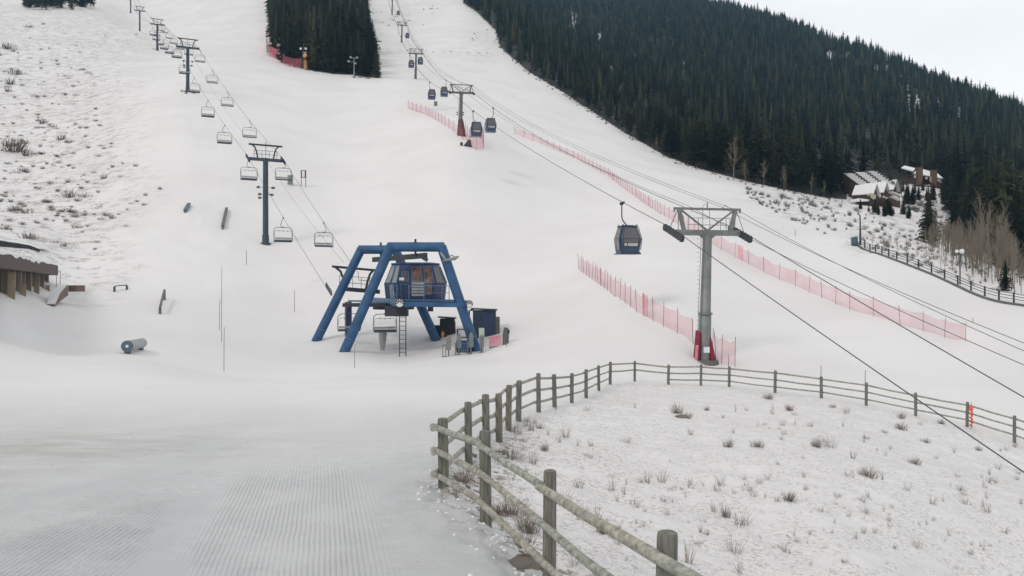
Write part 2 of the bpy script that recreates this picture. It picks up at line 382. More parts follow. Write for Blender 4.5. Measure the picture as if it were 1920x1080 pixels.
# ------------------------------------------------------------------ terrain mesh
def build_terrain():
    u = np.concatenate([np.linspace(-1.05, -.68, 40)[:-1], np.linspace(-.68, .68, 760), np.linspace(.68, 1.05, 40)[1:]])
    d = np.exp(np.linspace(math.log(1.6), math.log(2300), 820))
    U, D = np.meshgrid(u, d); X = U*D; Y = D
    Zt = ground(X.ravel(), Y.ravel()).reshape(X.shape)
    nu = len(u); 
    # ground behind the camera: two more rows
    Xb = np.stack([u*260, u*40]); Yb = np.stack([np.full(nu, -120.), np.full(nu, -4.)]); Zb = np.stack([np.full(nu, -6.), np.full(nu, Zt[0].mean())])
    X = np.concatenate([Xb, X]); Y = np.concatenate([Yb, Y]); Zt = np.concatenate([Zb, Zt]); nr = X.shape[0]
    co = np.stack([X, Y, Zt], -1).reshape(-1, 3)
    i = np.arange(nr-1)[:, None]*nu+np.arange(nu-1)[None]
    f = np.stack([i, i+1, i+nu+1, i+nu], -1).reshape(-1, 4)
    me = bpy.data.meshes.new('snow_ground')
    me.vertices.add(len(co)); me.vertices.foreach_set('co', co.ravel())
    me.loops.add(f.size); me.loops.foreach_set('vertex_index', f.ravel().astype(np.int32))
    me.polygons.add(len(f)); me.polygons.foreach_set('loop_start', np.arange(0, f.size, 4, dtype=np.int32))
    me.update(calc_edges=True); me.validate(); me.shade_smooth()
    x = co[:, 0]; y = np.maximum(co[:, 1], .5); z = co[:, 2]; uu = x/y
    PX = 960+F*uu; PY = 540-F*z/y
    sd = fence_sd(x, y); near = (y < 58)
    ins = np.where(near, sstep(-.1, .5, sd), 0)
    at = {}
    at['path'] = sstep(36, 8, y)*.95*(1-ins)
    def blob(cx, cy, rx, ry): return np.exp(-(((x-cx)/rx)**2+((y-cy)/ry)**2))
    at['dirt'] = .7*np.clip(blob(-9.3, 17.5, 2.6, 2.2)+.8*blob(-10, 13.5, 2.2, 2)+.35*blob(-6, 19, 3, 3)+.3*blob(-1.2, 9.5, 1, 2.5)+.4*blob(-11.5, 19.5, 3, 2.5), 0, 1)*(1-ins)
    wob = (fbm(x/15, y/15, 41)-.5)*90
    at['brush'] = np.clip(sstep(330, 150, PX+wob+(PY-250)*.12)*sstep(80, 100, y)*sstep(560, 380, y)
                          + sstep(1330, 1480, PX+wob*.5)*sstep(150, 165, y)*sstep(420, 300, y)*sstep(120, 140, y)+1.0*sstep(1560, 1620, PX)*sstep(112, 124, y)*sstep(300, 220, y)
                          + .8*np.exp(-((PX-900)/40)**2-((PY-75)/50)**2)*sstep(300, 340, y) + .7*np.exp(-((PX-770)/50)**2-((PY-15)/25)**2)*sstep(400, 440, y)
                          + .5*np.exp(-((PY-99-(PX-790)*.03)/3)**2)*sstep(680, 720, PX)*sstep(960, 900, PX)*sstep(300, 320, y), 0, 1)
    at['stubble'] = ins*(y > 3)*(.55+.45*np.exp(-sd/1.5))
    at['lip'] = np.where(near & (y < 26), np.exp(-((sd-.35)/.55)**2), 0)*sstep(26, 17, y)
    at['floor'] = forest_mask(x, y, z)  # where the shade under the trees is painted on the ground
    xr = x+.22*y
    at['groomR'] = sstep(-1.7, -1.3, xr)*sstep(.95, .2, xr)*sstep(17.5, 13.5, y)*(1-ins)*sstep(5, 7, y)
    at['groomL'] = sstep(-8.5, -6, x)*sstep(-1.9, -2.4, xr)*sstep(14.5, 10.5, y)*sstep(5, 7, y)
    for k, a in at.items():
        t = me.attributes.new(k, 'FLOAT', 'POINT'); t.data.foreach_set('value', np.asarray(a, np.float32))
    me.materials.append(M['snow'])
    o = bpy.data.objects.new('snow_ground', me); COL.objects.link(o); o['kind'] = 'structure'
    o['label'] = 'snow covered ground rising from groomed flat to ski slope'
FB = np.array([(860, -40), (869, 6), (893, 22), (930, 58), (937, 88), (990, 134), (1060, 176), (1100, 203), (1170, 248), (1250, 294), (1310, 316), (1400, 340), (1480, 358), (1550, 371), (1585, 374), (1690, 362), (1765, 364), (1780, 395), (1805, 440), (1850, 476), (1920, 505), (2200, 540)], float)
RG = np.array([(860, 1150), (1340, 1010), (1500, 960), (1660, 860), (1800, 790), (1920, 730), (2200, 620), (2500, 560)], float)
ISL = [(508, 70), (512, 106), (545, 123), (580, 132), (625, 138), (668, 142), (700, 147), (699, 110), (688, 60), (684, -60), (508, -60), (502, 0)]
def in_poly(px, py, poly):
    ins = np.zeros(px.shape, bool); j = len(poly)-1
    for i in range(len(poly)):
        xi, yi = poly[i]; xj, yj = poly[j]
        ins ^= ((yi > py) != (yj > py)) & (px < (xj-xi)*(py-yi)/(yj-yi+1e-12)+xi); j = i
    return ins
GLADE = [(1075, 42, 5, 20), (1125, 68, 4, 12), (1593, 108, 4, 18), (1643, 146, 5, 20), (1662, 128, 3, 14), (1688, 160, 4, 20), (1706, 174, 5, 22), (1720, 190, 4, 16), (1757, 195, 4, 16), (1802, 212, 5, 14), (1672, 118, 3, 12), (1142, 112, 3, 10), (1282, 128, 2.5, 14), (1556, 100, 3, 14), (1738, 190, 3, 14)]
def forest_test(px, py, d):
    m = (px > 862) & (py < np.interp(px, FB[:, 0], FB[:, 1])) & (d > 150) & (d < np.interp(px, RG[:, 0], RG[:, 1])*1.12)
    m &= ~((px > 1588) & (px < 1697) & (d > 205) & (d < 262)) & ~((px > 1690) & (px < 1790) & (d > 262) & (d < 330) & (py > 346))
    for gx, gy, rx, ry in GLADE: m &= ~((((px-gx)/(rx*1.5))**2+((py-gy-8)/(ry*1.45))**2) < 1) | (_hash(np.floor(px*1.3).astype(np.int64), np.floor(py/3).astype(np.int64), 5) < .4)
    return m
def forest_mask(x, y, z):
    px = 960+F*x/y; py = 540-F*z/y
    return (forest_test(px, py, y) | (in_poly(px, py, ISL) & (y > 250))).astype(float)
build_terrain()

# ------------------------------------------------------------------ plants: mesh variants
def arr_mesh(name, v, f, mats, tint=None, mi=None):
    me = bpy.data.meshes.new(name); v = np.asarray(v, np.float32); f = np.asarray(f, np.int32); k = f.shape[1]
    me.vertices.add(len(v)); me.vertices.foreach_set('co', v.ravel())
    me.loops.add(f.size); me.loops.foreach_set('vertex_index', f.ravel())
    me.polygons.add(len(f)); me.polygons.foreach_set('loop_start', np.arange(0, f.size, k, dtype=np.int32))
    if mi is not None: me.polygons.foreach_set('material_index', np.asarray(mi, np.int32))
    me.update(calc_edges=True)
    for mm in mats: me.materials.append(M[mm])
    if tint is not None:
        t = me.attributes.new('tint', 'FLOAT', 'POINT'); t.data.foreach_set('value', np.asarray(tint, np.float32))
    return me
def conifer(seed, K, nb, sprays, R, bare, irregular, ex=.78):
    """unit-height conifer crown as many small needle sprays; triangles"""
    r = random.Random(seed); V = []
    for k in range(K):
        t = bare+(1-bare)*(k/(K-1))**.92
        q_ = (t-bare)/(1-bare); prof = (1-q_)**ex if irregular < .55 else (1-q_**1.9)**.75*.92
        if t-bare < .12: prof *= .65+.35*(t-bare)/.12
        rad = R*prof*(1+irregular*r.uniform(-.5, .35))+.008
        a0 = r.uniform(0, 6.28)
        n = max(3, int(nb*(.45+.55*prof)))
        for j in range(n):
            a = a0+6.283*j/n+r.uniform(-.3, .3); L = rad*r.uniform(.72, 1.15)
            if r.random() < irregular*.22: continue
            dr = Vector((math.cos(a), math.sin(a), 0)); sd = Vector((-dr.y, dr.x, 0)); droop = r.uniform(.2, .5)*L
            z0 = t+r.uniform(-.5, .5)*(1-bare)/K
            def at(q): return dr*(L*q)+Vector((0, 0, z0-droop*q*q+.06*L*q))
            w = L*.2
            V += [at(.05), at(.55)+sd*w+Vector((0, 0, -.03*L)), at(1)]
            V += [at(.05), at(1), at(.55)-sd*w+Vector((0, 0, -.03*L))]
            for q in range(sprays):
                p = at(r.uniform(.2, .95)); s = L*r.uniform(.16, .36)
                e = (dr*r.uniform(.2, 1)+sd*r.uniform(-1, 1)+Vector((0, 0, r.uniform(-.75, .2)))).normalized()*s
                g = Vector((r.uniform(-1, 1), r.uniform(-1, 1), r.uniform(-1, 1)))*s*.42
                V += [p, p+e*.6+g, p+e]
    nc = 6; zc = [(bare+.02, .1), (bare+(1-bare)*.18, .3), (bare+(1-bare)*.5, .24), (.97, .02)]
    for (z0, k0), (z1, k1) in zip(zc[:-1], zc[1:]):
        for j in range(nc):
            a, b = 6.283*j/nc, 6.283*(j+1)/nc; q = [Vector((math.cos(t)*R*k*(.8+.4*math.sin(t*7+seed)), math.sin(t)*R*k, z)) for t, k, z in ((a, k0, z0), (b, k0, z0), (b, k1, z1), (a, k1, z1))]
            V += [q[0], q[1], q[2], q[0], q[2], q[3]]
    V += [Vector((.012, 0, .94)), Vector((-.008, .01, .94)), Vector((0, 0, 1.01))]
    v = np.array([tuple(p) for p in V]); return v, np.arange(len(v)).reshape(-1, 3)
NEARV = [conifer(100+i, 26, 10, 9, *[(.18, .05, .35, .75), (.19, .1, .6, .55), (.17, .2, .75, .5), (.2, .03, .4, .7), (.17, .26, .85, .45), (.19, .1, .6, .6)][i]) for i in range(6)]
FARV = [conifer(200+i, 13, 7, 4, *[(.21, .06, .5, .62), (.2, .14, .7, .5), (.19, .24, .8, .42), (.19, .05, .45, .75)][i]) for i in range(4)]
NEARV += [conifer(300+i, 34, 13, 14, (.19, .165)[i], .03, .25) for i in range(2)]
CROWN = [arr_mesh('crown', v, f, ['crown']) for v, f in NEARV]
def trunk_mesh():
    mb = MB(); mb.path([(0, 0, -.03), (0, 0, .3), (.004, .003, .65), (0, 0, .97)], [.0125, .01, .006, .0015], 6)
    o = mb.build('trunk', 'bark'); me = o.data; bpy.data.objects.remove(o); return me
TRUNK = trunk_mesh()
def add_tree(name, p, h, i, label, cat, group, parts=True, w=None):
    w = w or random.uniform(.95, 1.4)
    rz = random.uniform(0, 6.28)
    if parts:
        t = thing(name, p, label, cat, group); kids = [bpy.data.objects.new('trunk', TRUNK), bpy.data.objects.new('crown', CROWN[i])]
        for k in kids: COL.objects.link(k); k.parent = t
    else:
        t = bpy.data.objects.new(name, CROWN[i]); COL.objects.link(t); tag(t, label, cat, group); t.location = p
    t.scale = (h*w, h*w, h); t.rotation_euler = (random.uniform(-.02, .02), random.uniform(-.02, .02), rz)
    return t
# candidate trees over the mountainside and on the island
def sample_forest():
    out = []
    # world-uniform jittered grid
    for (x0, x1, y0, y1, st, tst, nm) in ((-60, 640, 160, 1180, 5.9, 'm', 'm'), (-190, -40, 270, 640, 5.4, 'i', 'i')):
        st = st; xs = np.arange(x0, x1, st); ys = np.arange(y0, y1, st)
        Xg, Yg = np.meshgrid(xs, ys); Xg = (Xg+RNG.uniform(-.5, .5, Xg.shape)*st).ravel(); Yg = (Yg+RNG.uniform(-.5, .5, Yg.shape)*st).ravel()
        uu = Xg/Yg; k = np.abs(uu) < .68; Xg = Xg[k]; Yg = Yg[k]
        zg = ground(Xg, Yg); px = 960+F*Xg/Yg; py = 540-F*zg/Yg
        m = forest_test(px, py, Yg) if tst == 'm' else (in_poly(px, py, ISL) & (Yg > 250))
        # thin snow-gully glades
        gl = fbm(Xg/55, Yg/80, 77)
        m &= ~((gl > .63) & (px > 1450)) 
        for a, b, c, p, q in zip(Xg[m], Yg[m], zg[m], px[m], py[m]): out.append((a, b, c, p, q, nm))
    return out
TREES = sample_forest()
hts = np.clip(RNG.normal(.95, .24, len(TREES)), .45, 1.55)
order = []
for (x, y, z, px, py, nm), hh in zip(TREES, hts):
    h = (13.2 if nm == 'm' else 16.5)*hh
    if py < -90: continue
    edge = 0
    if nm == 'm' and 900 < px < 1300: h *= .85
    order.append((h/y*F, x, y, z, h, nm, px, py))
# visibility guess: keep the lowest-standing (front) trees as individuals
def front_score(t):
    s, x, y, z, h, nm, px, py = t
    lim = np.interp(px, FB[:, 0], FB[:, 1]) if nm == 'm' else 146
    return s-(.55*max(0, lim-py) if nm == 'm' else .35*max(0, lim-py))
order.sort(key=front_score, reverse=True)
NI = 208
indiv = [t for t in order if -10 < t[6] < 1935][:NI]; ids = set(id(t) for t in indiv)
rest = [t for t in order if id(t) not in ids]
for k, (s, x, y, z, h, nm, px, py) in enumerate(indiv):
    i = random.choice([0, 1, 2, 4, 5, 1, 2]) if nm == 'm' else random.choice([1, 5, 0, 3, 7, 6, 0])
    if nm == 'i': add_tree('conifer_tree', (x, y, z), h, i, 'dark conifer in the wooded island between chairlift and gondola line', 'tree', 'conifers of the wooded island on the slope')
    else: add_tree('conifer_tree', (x, y, z), h, i, 'dark conifer in the front rows of the forest right of the run', 'tree', 'conifers along the forest edge', parts=s > 45)
# the rest of the forest as one mass
def mass(name, trees, label, variants):
    vv = []; tt = []; n = 0; ff = []
    for k, (s, x, y, z, h, nm, px, py) in enumerate(trees):
        v, f = variants[k % len(variants)]; a = random.uniform(0, 6.28); c, si = math.cos(a), math.sin(a); w = random.uniform(.95, 1.4)
        vv.append(np.stack([(v[:, 0]*c-v[:, 1]*si)*h*w+x, (v[:, 0]*si+v[:, 1]*c)*h*w+y, v[:, 2]*h+z-.2], -1))
        ff.append(f+n); n += len(v); tt.append(np.full(len(v), min(1, max(0, random.gauss(.38, .33)))))
    me = arr_mesh(name, np.concatenate(vv), np.concatenate(ff), ['crownstuff'], np.concatenate(tt))
    o = bpy.data.objects.new(name, me); COL.objects.link(o); tag(o, label, 'forest', None, 'stuff'); return o
mass('forest', [t for t in rest], 'dense dark conifer forest covering the mountainside up to the ridge', FARV)
# conifers standing alone
for k, (px, py, hp, i, w, lab) in enumerate([(1742, 455, 108, 6, 1.15, 'big dark spruce standing alone on the snowy bank below the brown house'),
                             (1694, 402, 34, 6, 1.2, 'small dark spruce beside the right end of the snow roofed lodge'),
                             (1665, 400, 34, 7, 1.3, 'bushy spruce in front of the lodge windows'), (1640, 399, 26, 7, 1.3, 'short spruce before the lodge entrance canopy'),
                             (1868, 470, 120, 7, .9, 'tall thin conifer behind the bare aspens'), (1905, 500, 165, 6, 1.0, 'tall dark conifer at the right border of the photo'),
                             (1820, 440, 115, 7, 1.1, 'reddish dark conifer above the tallest bare aspens'), (1722, 376, 30, 6, 1.2, 'dark conifer below the balcony of the brown house'),
                             (1885, 545, 60, 6, 1.2, 'low spruce with snow among the bare aspens'), (691, 140, 92, 7, .95, 'pointed conifer at the right tip of the wooded island'), (706, 146, 62, 7, 1.0, 'lowest conifer at the right tip of the wooded island')]):
    g = G(px, py, 95); h = hp/F*g.y
    add_tree('conifer_tree', g, h, i, lab, 'tree', None, True, w)
for k in range(20):
    px = random.choice([random.uniform(1600, 1706), random.uniform(1640, 1706)]); g = G(px, np.interp(px, [1580, 1640, 1706], [386, 402, 410])-random.uniform(-2, 9), 150)
    add_tree('conifer_tree', g, random.uniform(12, 24+max(0, px-1640)*.25)/F*g.y, 6+k % 2, 'low dark conifer in the belt in front of the snow roofed lodge', 'tree', 'conifer belt before the lodge', True, 1.25)
for k in range(26):
    px = random.uniform(1690, 1795); g = G(px, random.uniform(354, 384), 180)
    add_tree('conifer_tree', g, max(4, (proj(g)[1]-345)/F*g.y*random.uniform(.8, 1.1)), 6+k % 2, 'low dark conifer on the slope just below the brown house', 'tree', 'conifers below the brown house', True, 1.1)
# ridge trees top left
for k in range(18):
    px = 45+k*7.4+random.uniform(-3, 3); p = G(px, random.uniform(9, 19), 250); 
    add_tree('conifer_tree', p, random.uniform(9, 14), k % 6, 'far dark conifer in the clump above the snowy hill at top left', 'tree', 'far conifers at top left', False)

put_later = []
# bare aspens
def bare_tree(seed, spread, nb):
    r = random.Random(seed); tr = MB(); br = MB()
    pts = [Vector((0, 0, -.02))]; x = y = 0
    for k in range(1, 8):
        x += r.uniform(-.012, .012); y += r.uniform(-.012, .012); pts.append(Vector((x, y, k/8.)))
    pts.append(Vector((x, y, .98)))
    tr.path(pts, [.0095*(1-.85*i/8)+.0012 for i in range(9)], 5)
    def limb(p, d, L, rad, lev):
        q = [p]; dd = d.copy()
        for s in range(3):
            dd = (dd+Vector((r.uniform(-.2, .2), r.uniform(-.2, .2), r.uniform(0, .3)))).normalized(); q.append(q[-1]+dd*L/3)
        br.path(q, [rad, rad*.75, rad*.5, rad*.2], 3, caps=False)
        if lev < 2:
            for s in range(4 if lev == 0 else 3):
                k = r.randint(1, 2); pp = q[k].lerp(q[k+1], r.random()); e = (dd+Vector((r.uniform(-1, 1), r.uniform(-1, 1), r.uniform(-.1, .7)))).normalized()
                limb(pp, e, L*r.uniform(.35, .6), rad*.55, lev+1)
    for b in range(nb):
        t = .25+.7*(b+r.random())/nb; i = int(t*8); p = pts[min(i, 7)].lerp(pts[min(i, 7)+1], t*8-i); a = r.uniform(0, 6.28)
        limb(p, Vector((math.cos(a)*spread, math.sin(a)*spread, r.uniform(.5, 1.1))).normalized(), (.34-.22*t)*r.uniform(.7, 1.2), .0078*(1.2-t), 0)
    a = tr.build('trunk', 'barkpale'); b = br.build('branches', 'twig'); A, B = a.data, b.data
    bpy.data.objects.remove(a); bpy.data.objects.remove(b); return A, B
BARE = [bare_tree(i, [.35, .5, .3, .8, .45][i], [14, 16, 12, 18, 15][i]) for i in range(5)]
def add_bare(px, py, hp, i, label, group=None, name='bare_aspen', dmin=95):
    g = G(px, py, dmin); h = hp/F*g.y
    t = thing(name, g, label, 'tree', group)
    for nm, me in zip(('trunk', 'branches'), BARE[i % 5]):
        k = bpy.data.objects.new(nm, me); COL.objects.link(k); k.parent = t
    t.scale = (h, h, h); t.rotation_euler = (random.uniform(-.06, .06), random.uniform(-.06, .06), random.uniform(0, 6.28)); return t
add_bare(1840, 500, 130, 0, 'tallest pale bare aspen right of the double globe lamp')
add_bare(1852, 520, 120, 2, 'pale bare aspen leaning beside the tallest aspen')
add_bare(1375, 338, 80, 3, 'grey bare tree with a round crown against the dark forest')
for k in range(12):
    px = 1782+k*12.5+random.uniform(-5, 5); g = G(px, np.interp(px, [1780, 1860, 1930], [455, 490, 520])-random.uniform(-6, 22), 110)
    add_tree('conifer_tree', g, random.uniform(55, 110)/F*g.y, random.choice([6, 7, 0, 3]), 'dark conifer mixed among the bare aspens at the right edge', 'tree', 'conifers among the aspens', True)
for k in range(112):
    px = random.uniform(1735, 1930); lo = np.interp(px, [1735, 1800, 1850, 1930], [478, 505, 530, 560]); py = lo-abs(random.gauss(0, 24))
    hp = np.interp(px, [1735, 1800, 1860, 1930], [50, 60, 95, 100])*random.uniform(.6, 1.1)
    add_bare(px, py, hp, random.choice([0, 2, 4, 1]), 'slender bare aspen in the thicket right of the double globe lamp', 'bare aspens in the thicket behind the far fence')
for k in range(58):
    px = random.uniform(1736, 1835); py = np.interp(px, [1736, 1835], [470, 508])-random.uniform(0, 34)
    add_bare(px, py, random.uniform(28, 62), random.choice([0, 2, 4, 1]), 'thin bare stem in the brushy thicket around the lone dark spruce', 'thin bare stems around the lone spruce', 'bare_sapling', 120)
for k in range(40):
    px = random.uniform(1700, 1800); p = G(px, np.interp(px, [1700, 1800], [392, 425])-random.uniform(0, 34), 120)
    put_later.append((px, p))
for k in range(14):
    px = 1640+k*15+random.uniform(-6, 6); py = np.interp(px, [1640, 1800, 1860], [470, 520, 545])-random.uniform(2, 10)
    add_bare(px, py, random.uniform(22, 42), 3, 'small bare sapling just behind the far rail fence', 'saplings along the far rail fence', 'bare_sapling')
for px, py, hp in [(1398, 345, 44), (1432, 350, 50), (1470, 358, 46), (1520, 366, 40), (1545, 372, 34), (1290, 309, 30), (1230, 284, 30), (1150, 236, 28)]:
    add_bare(px, py, hp, random.choice([1, 3, 4]), 'leafless grey tree standing at the foot of the forest edge', 'leafless trees at the forest edge', 'bare_tree', 150)

# shrubs and tufts
def tuft(seed, n, spread, lean, blade, curl=.3):
    r = random.Random(seed); V = []
    for k in range(n):
        a = r.uniform(0, 6.28); b = r.uniform(0, spread); p = Vector((math.cos(a)*b, math.sin(a)*b, -.04))
        L = r.uniform(.45, 1.05)*(1-.35*b/max(spread, .01)); d = Vector((math.cos(a)*lean*r.uniform(.1, 1.2)+r.uniform(-.2, .2), math.sin(a)*lean*r.uniform(.1, 1.2)+r.uniform(-.2, .2), 1)).normalized()
        s = Vector((r.uniform(-1, 1), r.uniform(-1, 1), 0)).normalized()*blade
        m1 = p+d*L*.6; tp = p+d*L+Vector((d.x, d.y, -.25))*curl*L*.5
        V += [p-s, p+s, m1+s*.7, p-s, m1+s*.7, m1-s*.7, m1-s*.7, m1+s*.7, tp]
        if blade > .012 and r.random() < .7:
            for q in range(2):
                e = Vector((r.uniform(-1, 1), r.uniform(-1, 1), r.uniform(.2, 1))).normalized()*L*.3; w = m1.lerp(tp, r.random()*.8)
                V += [w-s*.5, w+s*.5, w+e]
    v = np.array([tuple(p) for p in V]); return v, np.arange(len(v)).reshape(-1, 3)
TUFT = [arr_mesh('grass_tuft', *tuft(i, [22, 34, 16, 46, 28, 12][i], [.16, .3, .1, .42, .25, .12][i], [.45, .7, .3, .8, .6, .35][i], .0085), ['dry']) for i in range(6)]
SAGE = [arr_mesh('sagebrush', *tuft(50+i, [60, 80, 50, 70][i], [.5, .75, .4, .9][i], [.7, .8, .6, .9][i], .022), ['sage']) for i in range(4)]
SAGEQ = []; FLUSH = [False]
def put(name, me, p, s, label, cat, group, sz=None):
    if name == 'sagebrush' and not FLUSH[0]: SAGEQ.append((s/p.y, name, me, p, s, label, cat, group, sz)); return
    o = bpy.data.objects.new(name, me); COL.objects.link(o); o.location = p; o.scale = (s, s, sz or s); o.rotation_euler = (0, 0, random.uniform(0, 6.28)); tag(o, label, cat, group); return o
BUSH = [arr_mesh('dry_bush', *tuft(80+i, [120, 150, 90][i], [.45, .7, .4][i], [.8, .9, .6][i], .0125), ['dry']) for i in range(3)]
# placed by what the photo shows: (px, py of base, width px)
BANK = [(1215, 905, 22), (1085, 915, 22), (1150, 920, 26), (1200, 905, 14), (1240, 905, 26), (1190, 945, 14), (1365, 838, 30), (1420, 838, 26), (1530, 838, 34), (1555, 838, 20), (1350, 910, 24), (1360, 970, 40), (1340, 960, 24), (1390, 985, 36),
        (1313, 998, 20), (1377, 1035, 26), (1470, 1035, 18), (1385, 1075, 36), (1508, 895, 14), (1630, 895, 38), (1655, 900, 16), (1480, 940, 36), (1612, 938, 14), (1668, 988, 18), (1605, 1010, 14), (1720, 1028, 20), (1855, 890, 14), (1795, 895, 8), (1715, 870, 24), (1660, 855, 18),
        (1270, 775, 34), (1290, 782, 18), (1325, 770, 18), (1175, 830, 16), (1060, 820, 24), (1020, 845, 30), (1050, 830, 20), (1100, 770, 14), (1190, 765, 12), (1480, 770, 24), (1440, 748, 22), (1550, 748, 26), (1530, 745, 14), (1605, 752, 14), (1690, 785, 26), (1765, 795, 18), (1690, 805, 26), (1580, 800, 14), (1520, 800, 12), (1735, 830, 18),
        (1850, 935, 18), (1915, 945, 16), (1850, 960, 22), (1780, 1005, 16), (1905, 900, 10), (960, 965, 62), (992, 1000, 70), (930, 965, 44), (868, 905, 52), (852, 898, 40), (1130, 1000, 46), (1050, 945, 34), (1080, 1060, 30), (1115, 985, 40), (1290, 1055, 40), (1250, 965, 16), (1085, 975, 24), (960, 860, 30), (1000, 870, 26), (905, 880, 26), (985, 830, 18),
        (1640, 1000, 12), (1560, 1000, 14), (1540, 960, 10), (1440, 900, 14), (1420, 800, 14), (1400, 770, 12), (1470, 815, 12), (1790, 850, 16), (1835, 845, 18), (1755, 860, 12), (1620, 830, 16), (1600, 860, 20), (1700, 920, 14), (1745, 945, 10), (1885, 1000, 14), (1820, 1040, 12), (1520, 1060, 16), (1580, 1055, 10)]
for k in range(22):
    cx = random.uniform(1050, 1880); cy = random.uniform(770, 1050)
    for j in range(random.randint(3, 7)): BANK.append((cx+random.gauss(0, 22), cy+random.gauss(0, 9), random.uniform(6, 16)))
for k in range(70):
    BANK.append((random.uniform(1000, 1915), random.uniform(755, 1070), random.uniform(6, 17)))
for k in range(50):
    i = random.randint(1, 8); a, b = FXY[i], FXY[i+1]; t = random.random(); x, y = a+(b-a)*t; x += random.uniform(.1, 1.1); y += random.uniform(-.3, .3)
    BANK.append((960+F*x/y, None, x, y, random.uniform(.12, .3)))
nb = 0
for e in BANK:
    if e[1] is None: p = Vector((e[2], e[3], gz(e[2], e[3]))); s = e[4]
    else:
        p = G(e[0], e[1], 4, 56); s = e[2]/F*p.y*1.05
    if fence_sd(np.array([p.x]), np.array([p.y]))[0] < .05: continue
    r = random.random()
    if s > .36: put('sagebrush', BUSH[nb % 3], p, s*.62, 'brown leafless sagebrush poking through the snow of the fenced bank', 'shrub', 'sagebrush on the fenced bank', s*.75)
    else: put('grass_tuft', TUFT[nb % 6], p, s*1.3, 'small dry grass tuft poking through the snow of the fenced bank', 'grass tuft', 'dry grass tufts on the fenced bank', s*1.35*random.uniform(.8, 1.5))
    nb += 1
# left hillside sagebrush, in contour rows and clumps
HILL = [(30, 285, 70), (20, 275, 40), (50, 292, 40), (45, 270, 20), (90, 380, 22), (97, 395, 22), (130, 370, 44), (160, 370, 24), (95, 345, 18), (55, 448, 36), (120, 462, 24), (102, 455, 14), (130, 398, 22), (140, 400, 20), (100, 415, 10), (145, 427, 18), (155, 436, 10), (30, 395, 30), (10, 430, 28), (50, 400, 30), (115, 262, 30), (130, 268, 20), (80, 232, 30), (100, 238, 18), (20, 158, 30), (30, 140, 30), (15, 172, 24), (70, 183, 20), (195, 335, 22), (270, 385, 14), (300, 355, 16), (180, 455, 14), (178, 468, 12), (15, 92, 30), (25, 97, 14), (55, 52, 16), (82, 46, 10), (200, 405, 20), (210, 410, 24), (190, 412, 14), (80, 317, 14), (45, 322, 24)]
for k in range(185):
    py = random.choice([random.uniform(330, 440), random.uniform(230, 330), random.uniform(70, 250)]); mx = np.interp(py, [70, 250, 330, 440], [190, 190, 290, 270]); px = mx*random.random()**1.35
    HILL.append((px, py, random.uniform(5, 15)*(.6+py/600)))
for k, (px, py, w) in enumerate(HILL):
    p = G(px, py, 70); s = w/F*p.y
    put('sagebrush', SAGE[k % 4], p, s*.6, 'grey brown sagebrush clump on the snowy hillside left of the chairlift', 'shrub', 'sagebrush clumps on the left hillside', s*.55)
# right hillock brush
for k in range(260):
    px = random.uniform(1400, 1880); hi = np.interp(px, [1400, 1560, 1640, 1700, 1880], [352, 382, 402, 432, 490]); lo = np.interp(px, [1400, 1500, 1600, 1700, 1880], [372, 425, 455, 492, 555])
    py = random.uniform(hi, lo); p = G(px, py, 90); s = random.uniform(6, 13)/F*p.y
    put('sagebrush', SAGE[k % 4], p, s*.6, 'brown brush clump on the snowy knoll below the lodge', 'shrub', 'brush clumps on the knoll below the lodge', s*.95)

for k, (px, p) in enumerate(put_later): s_ = random.uniform(8, 18)/F*p.y; put('sagebrush', SAGE[k % 4], p, s_*.6, 'brown brush on the snowy bank below the brown house', 'shrub', 'brush on the bank below the brown house', s_*.7)
# rocks along the lip of the bank
def rock(p, s, label, group=None, flat=.55):
    mb = MB(); n = 9; rings = []
    for k in range(5):
        a = -.3+1.87*k/4; rr = math.cos(a)*s; rings.append([Vector((math.cos(6.283*j/n)*rr*random.uniform(.75, 1.2), math.sin(6.283*j/n)*rr*random.uniform(.75, 1.2), math.sin(a)*s*flat*random.uniform(.85, 1.1)))+p for j in range(n)])
    mb.loft(rings); return tag(mb.build('rock', 'rock', None, p), label, 'rock', group)
for k in range(20):
    i = random.choice([2, 2, 3, 3, 4, 4, 5, 5, 6]); a, b = FXY[i], FXY[i+1]; t = random.random(); q = a+(b-a)*t
    x = q[0]+random.uniform(-.25, .45); y = q[1]+random.uniform(-.2, .2)
    rock(Vector((x, y, gz(x, y)-.02)), random.uniform(.04, .1), 'small brown rock in the earthy lip under the near fence', 'rocks under the near fence')
rock(G(985, 1060), .22, 'largest brown rock in the snow bank at the bottom of the photo')
rock(G(1280, 783, 25, 45), .3, 'dark flat boulder among brush inside the fence bend', None, .35)
# small dark brush/rocks at tower 2 base, gondola run line
for px, py, w in [(342, 172, 8), (362, 175, 12), (350, 176, 8), (256, 66, 6), (289, 93, 6)]:
    p = G(px, py, 150); put('sagebrush', SAGE[0], p, w/F*p.y*.7, 'dark brush at the foot of an upper chairlift tower', 'shrub', 'brush around the upper tower feet')
for k in range(16):
    px = 700+k*16+random.uniform(-6, 6); p = G(px, 93+(px-700)*.035+random.uniform(-1, 1), 250); put('sagebrush', SAGE[k % 4], p, random.uniform(3, 6)/F*p.y*.6, 'low brush in the thin line across the gondola run', 'shrub', 'brush line across the gondola run', random.uniform(2, 3)/F*p.y)
for k in range(120):
    px = random.uniform(930, 1580); p = G(px, np.interp(px, FB[:, 0], FB[:, 1])+random.uniform(-4, 7), 150)
    put('sagebrush', SAGE[k % 4], p, random.uniform(4, 9)/F*p.y*.6, 'low brush fringe along the lower edge of the forest', 'shrub', 'brush fringe along the forest edge', random.uniform(4, 9)/F*p.y*.8)
